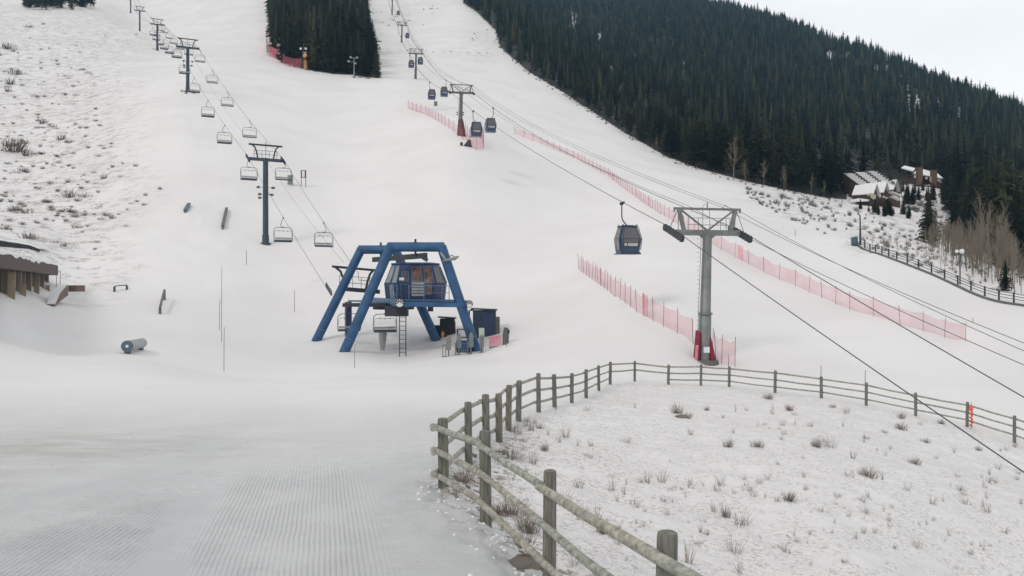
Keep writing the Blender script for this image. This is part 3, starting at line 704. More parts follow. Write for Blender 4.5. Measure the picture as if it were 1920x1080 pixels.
for k in range(26):
    c = random.choice([(770, 40, 30, 22), (900, 68, 22, 16), (735, 40, 18, 10), (800, 15, 40, 12)]); p = G(random.gauss(c[0], c[2]*.6), random.gauss(c[1], c[3]*.6), 250)
    put('sagebrush', SAGE[k % 4], p, random.uniform(3, 7)/F*p.y*.6, 'scattered dark brush high on the gondola run', 'shrub', 'scattered brush high on the gondola run', random.uniform(2, 3.5)/F*p.y)
for px, py in [(603, 135), (618, 136), (632, 139), (645, 140), (676, 146), (690, 148)]:
    p = G(px, py, 230); put('sagebrush', SAGE[1], p, 1.3, 'low green brush in front of the wooded island', 'shrub', 'brush in front of the wooded island', .8)

FLUSH[0] = True; SAGEQ.sort(key=lambda q: -q[0])
for q in SAGEQ[:285]: put(*q[1:])
vv = []; ff = []; n0 = 0
for q in SAGEQ[285:]:
    me = q[2]; v = np.empty(len(me.vertices)*3, np.float32); me.vertices.foreach_get('co', v); v = v.reshape(-1, 3)*np.array([q[4], q[4], q[8] or q[4]])+np.array(q[3]); vv.append(v); ff.append(np.arange(len(v)).reshape(-1, 3)+n0); n0 += len(v)
o = bpy.data.objects.new('brush', arr_mesh('brush', np.concatenate(vv), np.concatenate(ff), ['sage'])); COL.objects.link(o); tag(o, 'tiny far brush sprinkled over the snowy hillsides', 'brush', None, 'stuff')

# crumbled snow along the edge of the path
mb = MB()
for k in range(300):
    i = random.choice([1, 2, 2, 3, 3, 3, 4, 5, 6, 7]); a, b = FXY[i], FXY[i+1]; t = random.random(); q = a+(b-a)*t; tn = (b-a)/np.hypot(*(b-a)); nn_ = np.array([-tn[1], tn[0]]); e = random.gauss(.05, .28)
    x, y = q+nn_*e*(1 if i < 4 else -1); r = random.uniform(.01, .034); z = gz(x, y)
    rings = [[Vector((x+math.cos(6.283*j/6)*r*math.cos(v)*random.uniform(.7, 1.2), y+math.sin(6.283*j/6)*r*math.cos(v)*random.uniform(.7, 1.2), z+math.sin(v)*r*.7)) for j in range(6)] for v in (-.4, .3, 1.1)]
    mb.loft(rings)
tag(mb.build('snow_crumbs', 'snowcap'), 'crumbled snow along the path edge under the near fence', 'snow', None, 'stuff')
# ------------------------------------------------------------------ near fence
def wooden_fence():
    base = [Vector((x, y, gz(x, y))) for x, y in FXY]; base[0].z = base[1].z
    t = thing('rail_fence', base[4], 'weathered round post and rail fence bending round the brushy snow bank in front', 'fence')
    rnd = random.Random(5); tops = []
    C = Vector((14, 25, 0))
    for i, b in enumerate(base):
        h = 1.21+rnd.uniform(-.05, .06); lean = Vector((rnd.uniform(-.025, .025), rnd.uniform(-.02, .02), 0)); r = .076+rnd.uniform(-.006, .006)
        if i == 1: r = .078
        p0 = b-Z*.35; p1 = b+Z*h+lean
        mb = MB(); n = 14
        mb.path([p0, b.lerp(p1, .3), b.lerp(p1, .8), p1-Z*.035, p1-Z*.008, p1], [r*1.06, r*1.02, r*.99, r*.97, r*.9, r*.72], n)
        mb.build('post', 'wood', t, smooth=True); tops.append((b, p1, r))
    # rails on the outer (path) side, overlapping a little at every post
    for lv, (fr, rr) in enumerate(((.87, .045), (.565, .043), (.26, .042))):
        for i in range(len(base)-1):
            (b0, t0, r0), (b1, t1, r1) = tops[i], tops[i+1]
            if b0.y > 44.5 and lv == 2 and i in (15, 16): continue
            a = b0.lerp(t0, fr); c = b1.lerp(t1, fr); d = (c-a); d2 = Vector((d.x, d.y, 0)).normalized(); nrm = Vector((d2.y, -d2.x, 0))
            mid = (a+c)/2
            if nrm.dot(Vector((C.x-mid.x, C.y-mid.y, 0))) > 0: nrm = -nrm
            off = nrm*(r0+rr*.8)
            k = rr*rnd.uniform(.92, 1.1)
            a = a+off-d.normalized()*(.22 if i in (0, 4) else .05)+Z*rnd.uniform(-.015, .015); c = c+off+d.normalized()*(.2 if i == 3 else .05)+Z*rnd.uniform(-.015, .015)
            m = (a+c)/2+Z*rnd.uniform(-.03, .01)
            mb = MB(); mb.path([a, a.lerp(m, .5)+Z*.004, m, m.lerp(c, .5), c], [k*1.04, k, k*.98, k*.97, k*.94], 12)
            mb.build('rail', 'railwood', t, smooth=True)
wooden_fence()
# orange marker by the fence post
g = onG(1821, 41.6); t = thing('warning_marker', g, 'bright orange spiral warning marker on a thin pole beside a fence post at far right', 'marker pole')
mb = MB(); mb.tube(g-Z*.2, g+Z*1.3, .015, n=6); mb.build('pole', 'bamboo', t)
mb = MB(); mb.path([g+Vector((.07*math.cos(k*.9), .07*math.sin(k*.9), .12+k*.026)) for k in range(36)], .028, 6); mb.build('spiral_sleeve', 'orange', t)
mb = MB(); mb.tube(g+Z*.93, g+Z*1.12, .1, .09, 10); mb.build('collar', 'orange', t)
# thin marker poles standing in the snow
for px, py, top, lab in [(420, 696, 613, 'nearest thin dark marker pole standing alone on the flat snow'), (415.5, 641, 498, 'tall thin marker pole just behind the nearest one'), (411.5, 618, 560, 'short faint marker pole left of the tall thin one'),
                    (462, 497, 468, 'short marker pole right of the lone rails, below the first chairlift tower'), (552, 585, 543, 'thin marker pole left of the blue lift terminal'), (106, 546, 500, 'thin pole at the right end of the long low building'), (113, 545, 506, 'second thin pole by the end of the long low building'),
                    (1539, 735, 680, 'thin stick beside a far fence post, left of two'), (1622, 750, 692, 'thin stick beside a far fence post, right of two'), (1366, 700, 664, 'thin stick standing before the grey gondola tower'), (665, 690, 645, 'thin stick at the foot of the front left leg of the terminal'),
                    (950, 650, 626, 'thin stick beside the grey post at the queue gates'), (1491, 443, 430, 'small dark marker post on the smooth snow below the forest'), (1824, 604, 596, 'thin pole behind the end of the longest red net'), (197, 70, 62, 'small dark post high on the snowy hill at upper left'), (109, 142, 137, 'small dark stake among brush on the left hill')]:
    d = {1539: 48.2, 1622: 46.8}.get(px); g = onG(px, d) if d else G(px, py)
    mb = MB(); h = max(.5, (py-top)/F*g.y); r = .022*max(1, g.y/70); mb.path([g-Z*.2, g+Z*h*.5, g+Z*h+Vector((.02, 0, 0))], [r, r, r*.7], 6)
    tag(mb.build('marker_pole', 'bamboo', None, g), lab, 'marker pole')

# ------------------------------------------------------------------ chairlift: towers, ropes, chairs
TW = [(498, 457, 121, 187), (352, 171, 205, 100), (295, 95, 330, 60), (262, 64, 430, 50), (245, 26, 560, 44)]
TB = [onG(px, d) for px, py, d, h in TW]
STN = P(612, 540, 90)                         # where the left rope meets the terminal
AX = Vector((-5.0, 12.4, 0)).normalized(); CR = Vector((AX.y, -AX.x, 0))
ropeL = [None]*5; ropeR = [None]*5
TWL = ['tallest slate chairlift tower, standing just above the blue terminal', 'second slate chairlift tower up the slope, brush at its foot', 'third chairlift tower up the slope', 'fourth chairlift tower near the top left of the photo', 'chairlift tower highest up, only its mast foot in view']
for i, (px, py, d, hp) in enumerate(TW):
    b = TB[i]; H = hp/F*d; k = H/14.1
    nxt = TB[i+1]-b if i < 4 else b-TB[i-1]; prv = b-TB[i-1] if i > 0 else b-Vector((-11, 88, 0))
    ln = Vector(((nxt+prv).x, (nxt+prv).y, 0)).normalized(); cr = Vector((ln.y, -ln.x, 0))
    t = thing('chairlift_tower', b, TWL[i], 'lift tower', 'chairlift towers')
    arm = b+Z*(H-2.25); W = 2.35; dp = Vector((0, 0, -.12))
    mb = MB(); mb.path([b-Z*1, b+Z*1.2, b+Z*1.25, arm], [.5, .48, .41, .36], 14); mb.tube(b-Z*.3, b+Z*.12, .75, .75, 14); mb.build('mast', 'slate', t, smooth=True)
    mb = MB(); mb.beam(arm-cr*W, arm+cr*W+dp*0, .42, .42); mb.build('cross_arm', 'slate', t)
    mb = MB(); top = arm+Z*2.05
    mb.beam(top-cr*2.35, top+cr*2.35, .22, .22)
    for s in (-1, 1):
        mb.path([arm+cr*s*1.1+Z*.2, arm+cr*s*1.25+Z*1.0, arm+cr*s*1.5+Z*1.7, top+cr*s*1.9-Z*.05], .11, 6)
    mb.build('lifting_frame', 'dark', t)
    mb = MB()
    for s in (-1.6, -.5, .5, 1.6): mb.tube(arm+cr*s+Z*.2, arm+cr*s+Z*1.25, .03, n=5)
    for z in (.75, 1.25): mb.tube(arm-cr*1.75+Z*z, arm+cr*1.75+Z*z, .028, n=5)
    mb.tube(arm+Z*.2, top+Z*.5, .03, n=5); mb.build('railing', 'dark', t)
    sl = Vector((nxt.x, nxt.y, nxt.z)).normalized()
    for s, lst in ((-1, ropeL), (1, ropeR)):
        c = arm+cr*s*(W+.12)+Z*.05
        mb = MB(); mb.beam(c-sl*1.5-Z*.1, c+sl*1.5-Z*.1, .12, .2, 0)
        for q in (-1.3, -.8, -.3, .3, .8, 1.3): mb.tube(c+sl*q-cr*.07-Z*.05+Z*.12, c+sl*q+cr*.07+Z*.07, .2, n=12)
        mb.build('sheave_train', 'dark', t); lst[i] = c+Z*.28
    if i < 3:
        f = b+Z*(H*.5)
        for s, q in ((-1, .9), (-1, -.1), (-1, -.6), (1, .9), (1, -.1)):
            mb = MB(); e = f+cr*s*(.95 if q > .5 else .75)+Z*q; mb.tube(f+Z*q-cr*0, e, .03, n=5); mb.loft([[e+Vector((math.cos(a)*.16, -.15, math.sin(a)*.14)) for a in np.arange(8)*.785], [e+cr*s*.1+Vector((math.cos(a)*.3, .1, math.sin(a)*.2)) for a in np.arange(8)*.785]])
            mb.build('floodlight', 'galvd', t)
        mb = MB(); 
        for s in (-.18, .18): mb.tube(b+ln*-.5+cr*s+Z*.5, arm+ln*-.45+cr*s, .022, n=4)
        for q in range(int(H*2)): mb.tube(b+ln*-.5-cr*.18+Z*(.6+q*.5), b+ln*-.5+cr*.18+Z*(.6+q*.5), .016, n=4)
        mb.build('ladder', 'slate', t)
STL = P(613, 541, 91); STR = P(672, 512, 93)
pathL = [STL]+ropeL; pathR = [STR]+ropeR
def sagged(a, b, sag, n=14): return [a.lerp(b, k/n)-Z*(4*sag*(k/n)*(1-k/n)) for k in range(n+1)]
def rope_pts(pth, sags):
    out = []
    for i in range(len(pth)-1): out += sagged(pth[i], pth[i+1], sags[i])[(0 if i == 0 else 1):]
    return out
end = (pathL[-1]-pathL[-2])*1.2
RPL = rope_pts(pathL+[pathL[-1]+end], [.25, 1.2, 1.4, 1.2, 1.2, 1]); RPR = rope_pts(pathR+[pathR[-1]+end], [.25, 1.2, 1.4, 1.2, 1.2, 1])
for pts, lab in ((RPL, 'left steel haul rope of the chairlift running up the slope'), (RPR, 'right steel haul rope of the chairlift running up the slope')):
    mb = MB(); mb.path(pts, [.022*max(1, p.y/150) for p in pts], 6); tag(mb.build('haul_rope', 'rope', None, pts[0]), lab, 'cable', 'chairlift ropes')
cb = [P(645, 492, 93)]+[b+Z*(hp/F*d-2.9)+Vector((.5, .1, 0)) for b, (px, py, d, hp) in zip(TB, TW)]
pts = rope_pts(cb, [.5, 1.5, 1.6, 1.4, 1.4]); mb = MB(); mb.path(pts, [.014*max(1, p.y/150) for p in pts], 5); tag(mb.build('signal_cable', 'rope', None, pts[0]), 'thin slack signal cable between the two chairlift haul ropes', 'cable')
def rope_at(pts, px):
    for a, b in zip(pts[:-1], pts[1:]):
        xa = proj(a)[0]; xb = proj(b)[0]
        if (xa-px)*(xb-px) <= 0 and abs(xa-xb) > 1e-6:
            k = .5
            lo, hi = 0., 1.
            for _ in range(30):
                k = (lo+hi)/2; xm = proj(a.lerp(b, k))[0]
                if (xm-px)*(xa-px) > 0: lo = k
                else: hi = k
            return a.lerp(b, k), (b-a).normalized()
    return None
def make_chair():
    t = thing('lift_chair', (0, 0, 0), 'x', 'lift chair', 'chairs of the chairlift')
    t['_o'] = (0, 0, 0); W = 1.16; r = .45
    mb = MB(); mb.path([(0, 0, .02), (0, 0, -.12), (-.14, 0, -.35), (-.3, 0, -.75), (-.3, 0, -1.0), (-.16, 0, -1.13), (0, 0, -1.15), (.16, 0, -1.15)], .034, 8); mb.box((0, 0, 0), (.1, .36, .13)); mb.build('hanger', 'chairframe', t, smooth=True)
    mb = MB(); pts = []
    for cx, a0 in ((W-r, 0), (-(W-r), 90)):
        for k in range(6): a = math.radians(a0+k*18); pts.append(((cx+math.cos(a)*r), 0, -1.2-r+math.sin(a)*r))
    pts = [(W-.1, .05, -2.95), (W, 0, -2.7)]+pts+[(-W, 0, -2.7), (-W+.1, .05, -2.95)]
    mb.path(pts, .034, 8); mb.tube((-W+.05, 0, -2.9), (W-.05, 0, -2.9), .03, n=6); mb.build('bail', 'chairframe', t, smooth=True)
    mb = MB(); mb.box((0, .12, -2.88), (W*1.92, .42, .055)); mb.box((0, .33, -2.92), (W*1.92, .06, .12)); mb.box((0, -.12, -2.8), (W*1.9, .04, .16)); mb.build('seat', 'seat', t)
    mb = MB(); mb.tube((-W, -.1, -2.45), (W, -.1, -2.45), .026, n=6); mb.box((0, -.12, -2.55), (W*1.86, .03, .13)); mb.tube((-W, -.08, -2.66), (W, -.08, -2.66), .02, n=6); mb.build('backrest', 'seatback', t)
    mb = MB(); mb.path([(-W+.08, 0, -2.3), (-W+.12, .0, -1.75), (-W+.24, 0, -1.62), (W-.24, 0, -1.62), (W-.12, 0, -1.75), (W-.08, 0, -2.3)], .02, 6)
    for x in (-.5, 0, .5): mb.tube((x, 0, -1.76), (x, 0, -1.5), .018, n=5)
    mb.build('safety_bar', 'chairframe', t)
    return t
CH = make_chair(); first = [True]
def place_chair(p, dirn, label, flip):
    o = CH if first[0] else copy_tree(CH); first[0] = False
    o.location = p; o['label'] = label
    o.rotation_euler = (0, 0, math.atan2(dirn.y, dirn.x)-math.pi/2+(math.pi if flip else 0)+random.uniform(-.03, .03)); o.scale = (1.0,)*3
Lpx = [(531, 'lowest chair on the left rope, hanging right of the first tower'), (467, 'chair hanging at the left arm of the first tower'), (421, 'first chair above the first tower on the left rope'), (390, 'second chair above the first tower on the left rope'), (364, 'left rope chair just below the foot of the second tower'), (346, 'left rope chair hidden partly by the mast of the second tower')]
Rpx = [(607, 'lowest chair on the right rope, next to the blue terminal'), (531.5, 'chair hanging under the right arm of the first tower'), (468, 'first chair above the first tower on the right rope'), (426, 'second chair above the first tower on the right rope'), (398, 'right rope chair beside the foot of the second tower'), (375, 'chair hanging right of the second tower cross arm')]
for lst, pts, fl in ((Lpx, RPL, False), (Rpx, RPR, True)):
    for px, lab in lst:
        q = rope_at(pts, px)
        if q: place_chair(q[0]-Z*.05, q[1], 'empty grey lift chair: '+lab if len(lab.split()) < 11 else lab, fl)
for pts, side, fl, xs in ((RPL, 'left', False, [331.5, 318, 308, 300, 293, 287]), (RPR, 'right', True, [354, 338, 326, 317, 309, 303])):
    for k, px in enumerate(xs):
        q = rope_at(pts, px); w = ['first', 'second', 'third', 'fourth', 'fifth', 'sixth'][k]
        if q: place_chair(q[0]-Z*.05, q[1], f'small far lift chair, {w} above the second tower on the {side} rope', fl)

# ------------------------------------------------------------------ drive terminal
def terminal():
    org = P(740, 657, 84); org.z = gz(org.x, org.y)
    t = thing('lift_terminal', org, 'big blue tubular chairlift drive terminal with operator cabin and hexagonal legs', 'lift terminal')
    r = .46
    def gl(px, d, py=None):
        p = onG(px, d); return p
    frames = []
    for (fl, tl, tr, fr, d, zt) in ((646, 728, 832, 893, 80, 3.85), (593, 673, 745, 818, 88.5, 3.98)):
        A = gl(fl, d); B = gl(fr, d); TL = Vector(((tl+4-960)/F*d, d, zt)); TR = Vector(((tr-4-960)/F*d, d, zt))
        frames.append((A, TL, TR, B))
        for a, b in ((A, TL), (B, TR)):
            mb = MB(); dd = (b-a).normalized(); mb.path([a-dd*.6, b+dd*.1], [r*1.04, r], 16); mb.build('leg', 'blue', t, smooth=True)
        mb = MB(); mb.path([TL-Vector((.25, 0, 0)), TR+Vector((.25, 0, 0))], r*.98, 16); mb.build('top_beam', 'blue', t, smooth=True)
    for A, TL, TR, B in frames:
        for a, b in ((A, TL), (B, TR)):
            dd = (b-a).normalized(); q = a+dd*1.3; mb = MB(); mb.path([q, q+dd*.08], r*1.09, 16); mb.build('leg_flange', 'bluelight', t)
    # hoist rail hung under both top beams
    e0 = P(700, 487, 89.5); e1 = P(799, 479, 78.5)
    mb = MB(); mb.beam(e0, e1, .28, .5); mb.beam(e1-Vector((.3, 0, .2)), e1+Vector((.12, -.1, -.45)), .3, .3)
    for (px, d) in ((779, 80), (714, 88.5)):
        z = 3.85 if d == 80 else 3.98; x = (px-960)/F*d
        mb.tube((x, d, z+.75), (x, d, z-.9), .1, n=8); mb.tube((x, d, z-.4), (x, d, z+.47), .18, n=8)
    mb.build('hoist_rail', 'dark', t)
    # side tubes along the lift axis with emblem caps, joined by the deck edge
    ends = [P(749, 568, 79.2), P(880, 570, 79.2)]
    for k, e in enumerate(ends):
        rr = .4 if k == 0 else .33
        back = e+AX*(13.5 if k == 0 else 6)
        mb = MB(); mb.path([e, back], rr, 18); mb.build('side_tube', 'bluelight' if k == 0 else 'blue', t, smooth=True)
        cap = MB(); f = e-AX*.012
        cap.path([f+AX*.01, f-AX*.03], rr*1.06, 20); co = cap.build('emblem_cap', 'dark', t)
        ux = CR; uz = Z; rr *= .98
        em = MB(); f = f-AX*.04
        def ep(a, q): return f+ux*(math.cos(a)*q*rr)+uz*(math.sin(a)*q*rr)
        for j in range(5):
            a = math.radians(90+(j-2)*40)
            em.poly([ep(a-.09, .36), ep(a-.13, .95), ep(a+.13, .95), ep(a+.09, .36)], .012, -AX)
        ang = [math.radians(198+j*12) for j in range(13)]
        em.poly([ep(a, .95) for a in ang]+[ep(math.radians(-14), .42), ep(math.radians(90), .2), ep(math.radians(194), .42)], .012, -AX)
        eo = em.build('emblem', 'white', None, origin=co['_o']); eo.location = (0, 0, 0); eo.parent = co
    d0 = P(755, 571, 79.8); d1 = P(872, 572, 79.8)
    mb = MB(); mb.beam(d0, d1, .55, .42); mb.beam(d0+Z*.42+AX*.6, d1+Z*.42+AX*.6, 1.1, .16); mb.build('deck_edge_beam', 'blue', t)
    # deck plates
    q = [P(652, 564, 91), P(742, 572, 79.6), P(872, 568, 80.2), P(790, 562, 91)]
    mb = MB(); mb.poly([Vector((p.x, p.y, -1.45)) for p in q], .16, Z); mb.build('deck', 'bluelight', t)
    mb = MB(); c = P(738, 578, 85); cz = -2.0
    mb.path([(c.x, c.y, cz-.12), (c.x, c.y, cz+.12)], 2.05, 32); mb.path([(c.x, c.y, cz-.7), (c.x, c.y, cz-.1)], .7, 16); mb.build('bullwheel', 'dark', t)
    mb = MB(); c = P(744, 583, 81.5); mb.box(c, (2.1, 1.4, 1.0)); mb.box(c+Vector((-3.2, 1.5, .55)), (4.2, 2, .35)); mb.box(c+Vector((2.2, 1.2, .55)), (4.4, 3, .35)); mb.box(c+Vector((3.2, .2, .35)), (.5, .5, .8)); mb.build('drive_machinery', 'dark', t)
    # column under the rear frame and the sheave cross arm above it
    ct = P(653, 566, 90); cbm = onG(653, 90)
    mb = MB(); mb.beam(cbm-Z*.3, ct, .62, .62, up=AX); mb.build('column', 'navy', t)
    ca = P(672, 544, 92); cr = (P(700, 546, 92)-P(640, 541, 91.2)).normalized()
    mb = MB(); mb.beam(ca-cr*1.5, ca+cr*2.3, .45, .45); 
    top = ca+Z*2.3-cr*.3
    mb.beam(top-cr*2.5, top+cr*2.3, .25, .25)
    mb.path([ca-cr*1.35, ca-cr*1.6+Z*1.1, ca-cr*1.9+Z*1.85, top-cr*2.2], .14, 6); mb.path([ca+cr*.75, ca+cr*1.0+Z*1.1, ca+cr*1.25+Z*1.85, top+cr*1.9], .14, 6); mb.beam(ca+cr*1.9, top+cr*2.6+Z*.3, .2, .2)
    mb.build('sheave_cross_arm', 'dark', t)
    mb = MB()
    for s in (-2.0, -.6, .3, 1.2): mb.tube(ca+cr*s, ca+cr*s+Z*1.4, .028, n=5)
    for z in (.7, 1.4): mb.tube(ca-cr*2+Z*z, ca+cr*1.6+Z*z, .028, n=5)
    mb.tube(ca+cr*.0+Z*1.9, ca+cr*.0+Z*1.2, .03, n=5); mb.tube(ca+cr*.0+Z*1.1, ca+cr*1.0+Z*1.1, .03, n=5); mb.build('cross_arm_railing', 'dark', t)
    sh = P(616, 540, 91); sd = (RPL[1]-RPL[0]).normalized()
    mb = MB(); mb.beam(sh-sd*1.1-Z*.2, sh+sd*.8-Z*.2, .14, .24)
    for q in (-.9, -.45, 0, .45, .8): mb.tube(sh+sd*q-CR*.07, sh+sd*q+CR*.07, .21, n=12)
    mb.build('sheave_train', 'galvd', t)
    # operator cabin: eight sided, walls leaning in above the sill
    c = P(775, 560, 81.9); dz = Z
    def ring(w, dpt, ch, z):
        w /= 2; dpt /= 2
        return [Vector((c.x, c.y+2.0, 0))+Vector((x, y, z)) for x, y in ((-w+ch, -dpt), (w-ch*.55, -dpt), (w, -dpt+ch), (w, dpt-ch), (w-ch, dpt), (-w+ch, dpt), (-w, dpt-ch), (-w, -dpt+ch))]
    zb, zs, zr = -1.2, .42, 2.28
    R0 = ring(5.7, 4.2, 1.55, zb); R1 = ring(6.05, 4.3, 1.6, zs); R2 = ring(4.55, 3.0, 1.05, zr)
    mb = MB(); mb.loft([R0, R1, R2]); mb.build('cabin_shell', 'navy', t)
    mb = MB(); cc = sum(R2, Vector())/8; mb.loft([[p+(p-cc)*.04+Z*.002 for p in R2], [p+(p-cc)*.05+Z*.12 for p in R2], [p-(p-cc)*.25+Z*.22 for p in R2]]); mb.build('cabin_roof', 'navy', t)
    def panel(nm, mat, a, b, lo, hi, seg, out=.03, up=True, frame=True):
        """panel on wall segment seg between fractions a..b across and lo..hi up"""
        L0, L1 = (R1, R2) if up else (R0, R1); i, j = seg
        def pt(s, v): return (L0[i].lerp(L0[j], s)).lerp(L1[i].lerp(L1[j], s), v)
        q = [pt(a, lo), pt(b, lo), pt(b, hi), pt(a, hi)]; n = (q[1]-q[0]).cross(q[3]-q[0]).normalized()
        if n.dot(q[0]-Vector((c.x, c.y+2, q[0].z))) < 0: n = -n
        mb = MB(); mb.poly([p+n*.004 for p in q], out, n); o = mb.build(nm, mat, t)
        if frame:
            mb = MB()
            for k in range(4): mb.beam(q[k]+n*.04, q[(k+1) % 4]+n*.04, .07, .07, up=n)
            fo = mb.build('frame', 'bluelight', None, origin=o['_o']); fo.location = (0, 0, 0); fo.parent = o
        return o
    panel('window', 'warmglass', .36, .66, .08, .86, (0, 1)); panel('window', 'warmglass', .72, .98, .04, .86, (0, 1)); panel('lower_window', 'warmglass', .74, .9, .35, .98, (0, 1), up=False)
    panel('window', 'greypanel', .1, .46, .04, .93, (0, 7)); panel('window', 'greypanel', .55, .93, .04, .93, (0, 7)); panel('side_panel', 'greypanel', .3, .62, .12, .96, (0, 7), up=False)
    panel('window', 'glass', .1, .9, .05, .9, (1, 2)); panel('window', 'glass', .1, .9, .05, .9, (2, 3))
    d_ = panel('door', 'navy', .06, .28, .02, .98, (0, 1), .05, up=False); panel('door_window', 'glass', .07, .27, .1, .62, (0, 1), .04)
    # louvred vent, notice, rails on the deck
    v = P(784, 543, 80.4); mb = MB()
    for k in range(5): mb.box(v+Vector((0, 0, -.5+k*.27)), (1.22, .07, .2))
    mb.build('louvred_vent', 'greypanel', t)
    mb = MB(); mb.box(P(753, 523, 81.0), (.45, .03, .26)); mb.build('notice', 'white', t)
    mb = MB(); y = 79.9
    for px in (767, 795, 829, 842): mb.tube(P(px, 566, y), P(px, 536, y), .035, n=6)
    mb.tube(P(767, 536, y), P(842, 536, y), .035, n=6); mb.tube(P(767, 549, y), P(842, 549, y), .03, n=6)
    for a, b in (((735, 535), (744, 535)), ((744, 535), (744, 566)), ((735, 539), (745, 560)), ((735, 535), (735, 566))): mb.tube(P(*a, y+.3), P(*b, y+.3), .035, n=6)
    mb.build('railing', 'bluelight', t)
    mb = MB(); a = P(755, 590, 80.6)
    for s in (-.3, .3): mb.tube((a.x+s, 80.6, gz(a.x, 80.6)-.1), (a.x+s, 80.6, -2.2), .045, n=6)
    z = gz(a.x, 80.6)+.35
    while z < -2.3: mb.tube((a.x-.3, 80.6, z), (a.x+.3, 80.6, z), .028, n=6); z += .42
    mb.build('ladder', 'dark', t)
    a = P(836, 485, 80); e = P(850, 484, 79.4); mb = MB(); mb.path([a, P(848, 478, 79.5), P(851, 481, 79.4)], .05, 6)
    mb.path([P(829, 489, 79.4), P(845, 486, 79.3), P(853, 484, 79.2), P(861, 480.5, 79.2)], [.03, .14, .2, .03], 8); mb.beam(P(826, 473, 79.5), P(838, 490, 79.5), .2, .2); mb.build('floodlight', 'greypanel', t)
    return org
terminal()
# two chairs under the terminal
for px, py, d, lab, fl in ((655, 566, 86, 'empty chair under the terminal, half hidden behind its front left leg', False), (722, 567, 83.5, 'empty chair parked under the terminal deck above the tarp wrapped stand', True)):
    p = P(px, py, d); p.z = P(0, 566, d).z; place_chair(p, AX, lab, fl)
g = onG(717, 84.3); H = 1.75; mb = MB()
mb.loft([[g+Vector((math.cos(a)*.2, math.sin(a)*.15, .0)) for a in np.arange(10)*.628], [g+Vector((math.cos(a)*.34+.02, math.sin(a)*.2, H*.5)) for a in np.arange(10)*.628], [g+Vector((math.cos(a)*.42+.03, math.sin(a)*.24, H*.95)) for a in np.arange(10)*.628], [g+Vector((math.cos(a)*.36+.03, math.sin(a)*.2, H)) for a in np.arange(10)*.628]])
t = thing('control_stand', g, 'grey tarp wrapped stand below the parked chair, narrow at its foot', 'control stand'); mb.build('tarp', 'tarp', t, smooth=True)
mb = MB(); mb.tube(g-Z*.1, g+Z*.2, .12, n=8); mb.build('foot', 'dark', t)

# ------------------------------------------------------------------ queue area right of the terminal
def gate(px, py, d, lab, top, flip=1):
    g = onG(px, d); t = thing('queue_gate', g, lab, 'lift gate', 'ticket gates by the terminal'); h = top
    mb = MB()
    for s in (-.13, .13): mb.beam(g+Vector((s, 0, -.1)), g+Vector((s, 0, h*.62)), .075, .075)
    mb.box(g+Z*.03, (.42, .34, .06)); mb.box(g+Z*h*.6, (.34, .1, .1)); mb.build('legs', 'galv', t)
    mb = MB(); o = g+Vector((.2*flip, .5, 0)); pts = [(-.2, h*.35), (-.2, h*.9), (-.12, h*1.04), (0, h*1.09), (.12, h*1.04), (.2, h*.9), (.2, h*.35)]
    mb.poly([o+Vector((x, 0, z)) for x, z in pts], .5, Vector((0, -1, 0))); mb.build('reader_panel', 'galv', t)
    mb = MB()
    mb.beam(o+Vector((0, -.3, h*.36)), o+Vector((0, -.3, -.1)), .1, .1); mb.build('panel_post', 'bluegrey', t)
gate(833, 672, 76.5, 'ticket gate furthest left in the queue area, by the rear right terminal leg', 1.75, 1.9)
gate(857, 668, 77.5, 'ticket gate left of the blue machine guard', 1.8, .8); gate(880, 667, 78, 'ticket gate just left of the front right terminal leg', 1.85, .8); gate(903, 667, 78.6, 'ticket gate right of the front right terminal leg with a pale sign', 1.5, 0)
g = onG(903, 79); mb = MB(); mb.box(g+Z*1.75, (.5, .06, .95)); tag(mb.build('notice_board', 'hivis', None, g), 'pale green notice on the ticket gate right of the terminal leg', 'sign')
# cage by the leg
g = onG(869, 79.5); t = thing('service_cart', g, 'dark open frame service cart with blue body between the ticket gates', 'cart'); mb = MB()
a = [g+Vector((x, y, 0)) for x, y in ((-.55, -.4), (.55, -.4), (.55, .5), (-.55, .5))]
for p in a: mb.tube(p+Z*.3, p+Z*2.1, .04, n=6)
for k in range(4):
    for z in (2.1, 1.35): mb.tube(a[k]+Z*z, a[(k+1) % 4]+Z*z, .04, n=6)
mb.build('frame', 'dark', t); mb = MB(); mb.box(g+Z*.45, (1.5, 1.0, .6)); mb.box(g+Vector((0, -.35, .95)), (1.3, .25, .28)); mb.build('body', 'blue', t)
mb = MB()
for s in (-.5, .5): mb.tube(g+Vector((s-.1, -.45, .18)), g+Vector((s+.1, -.45, .18)), .24, n=12)
mb.build('wheels', 'rubber', t)
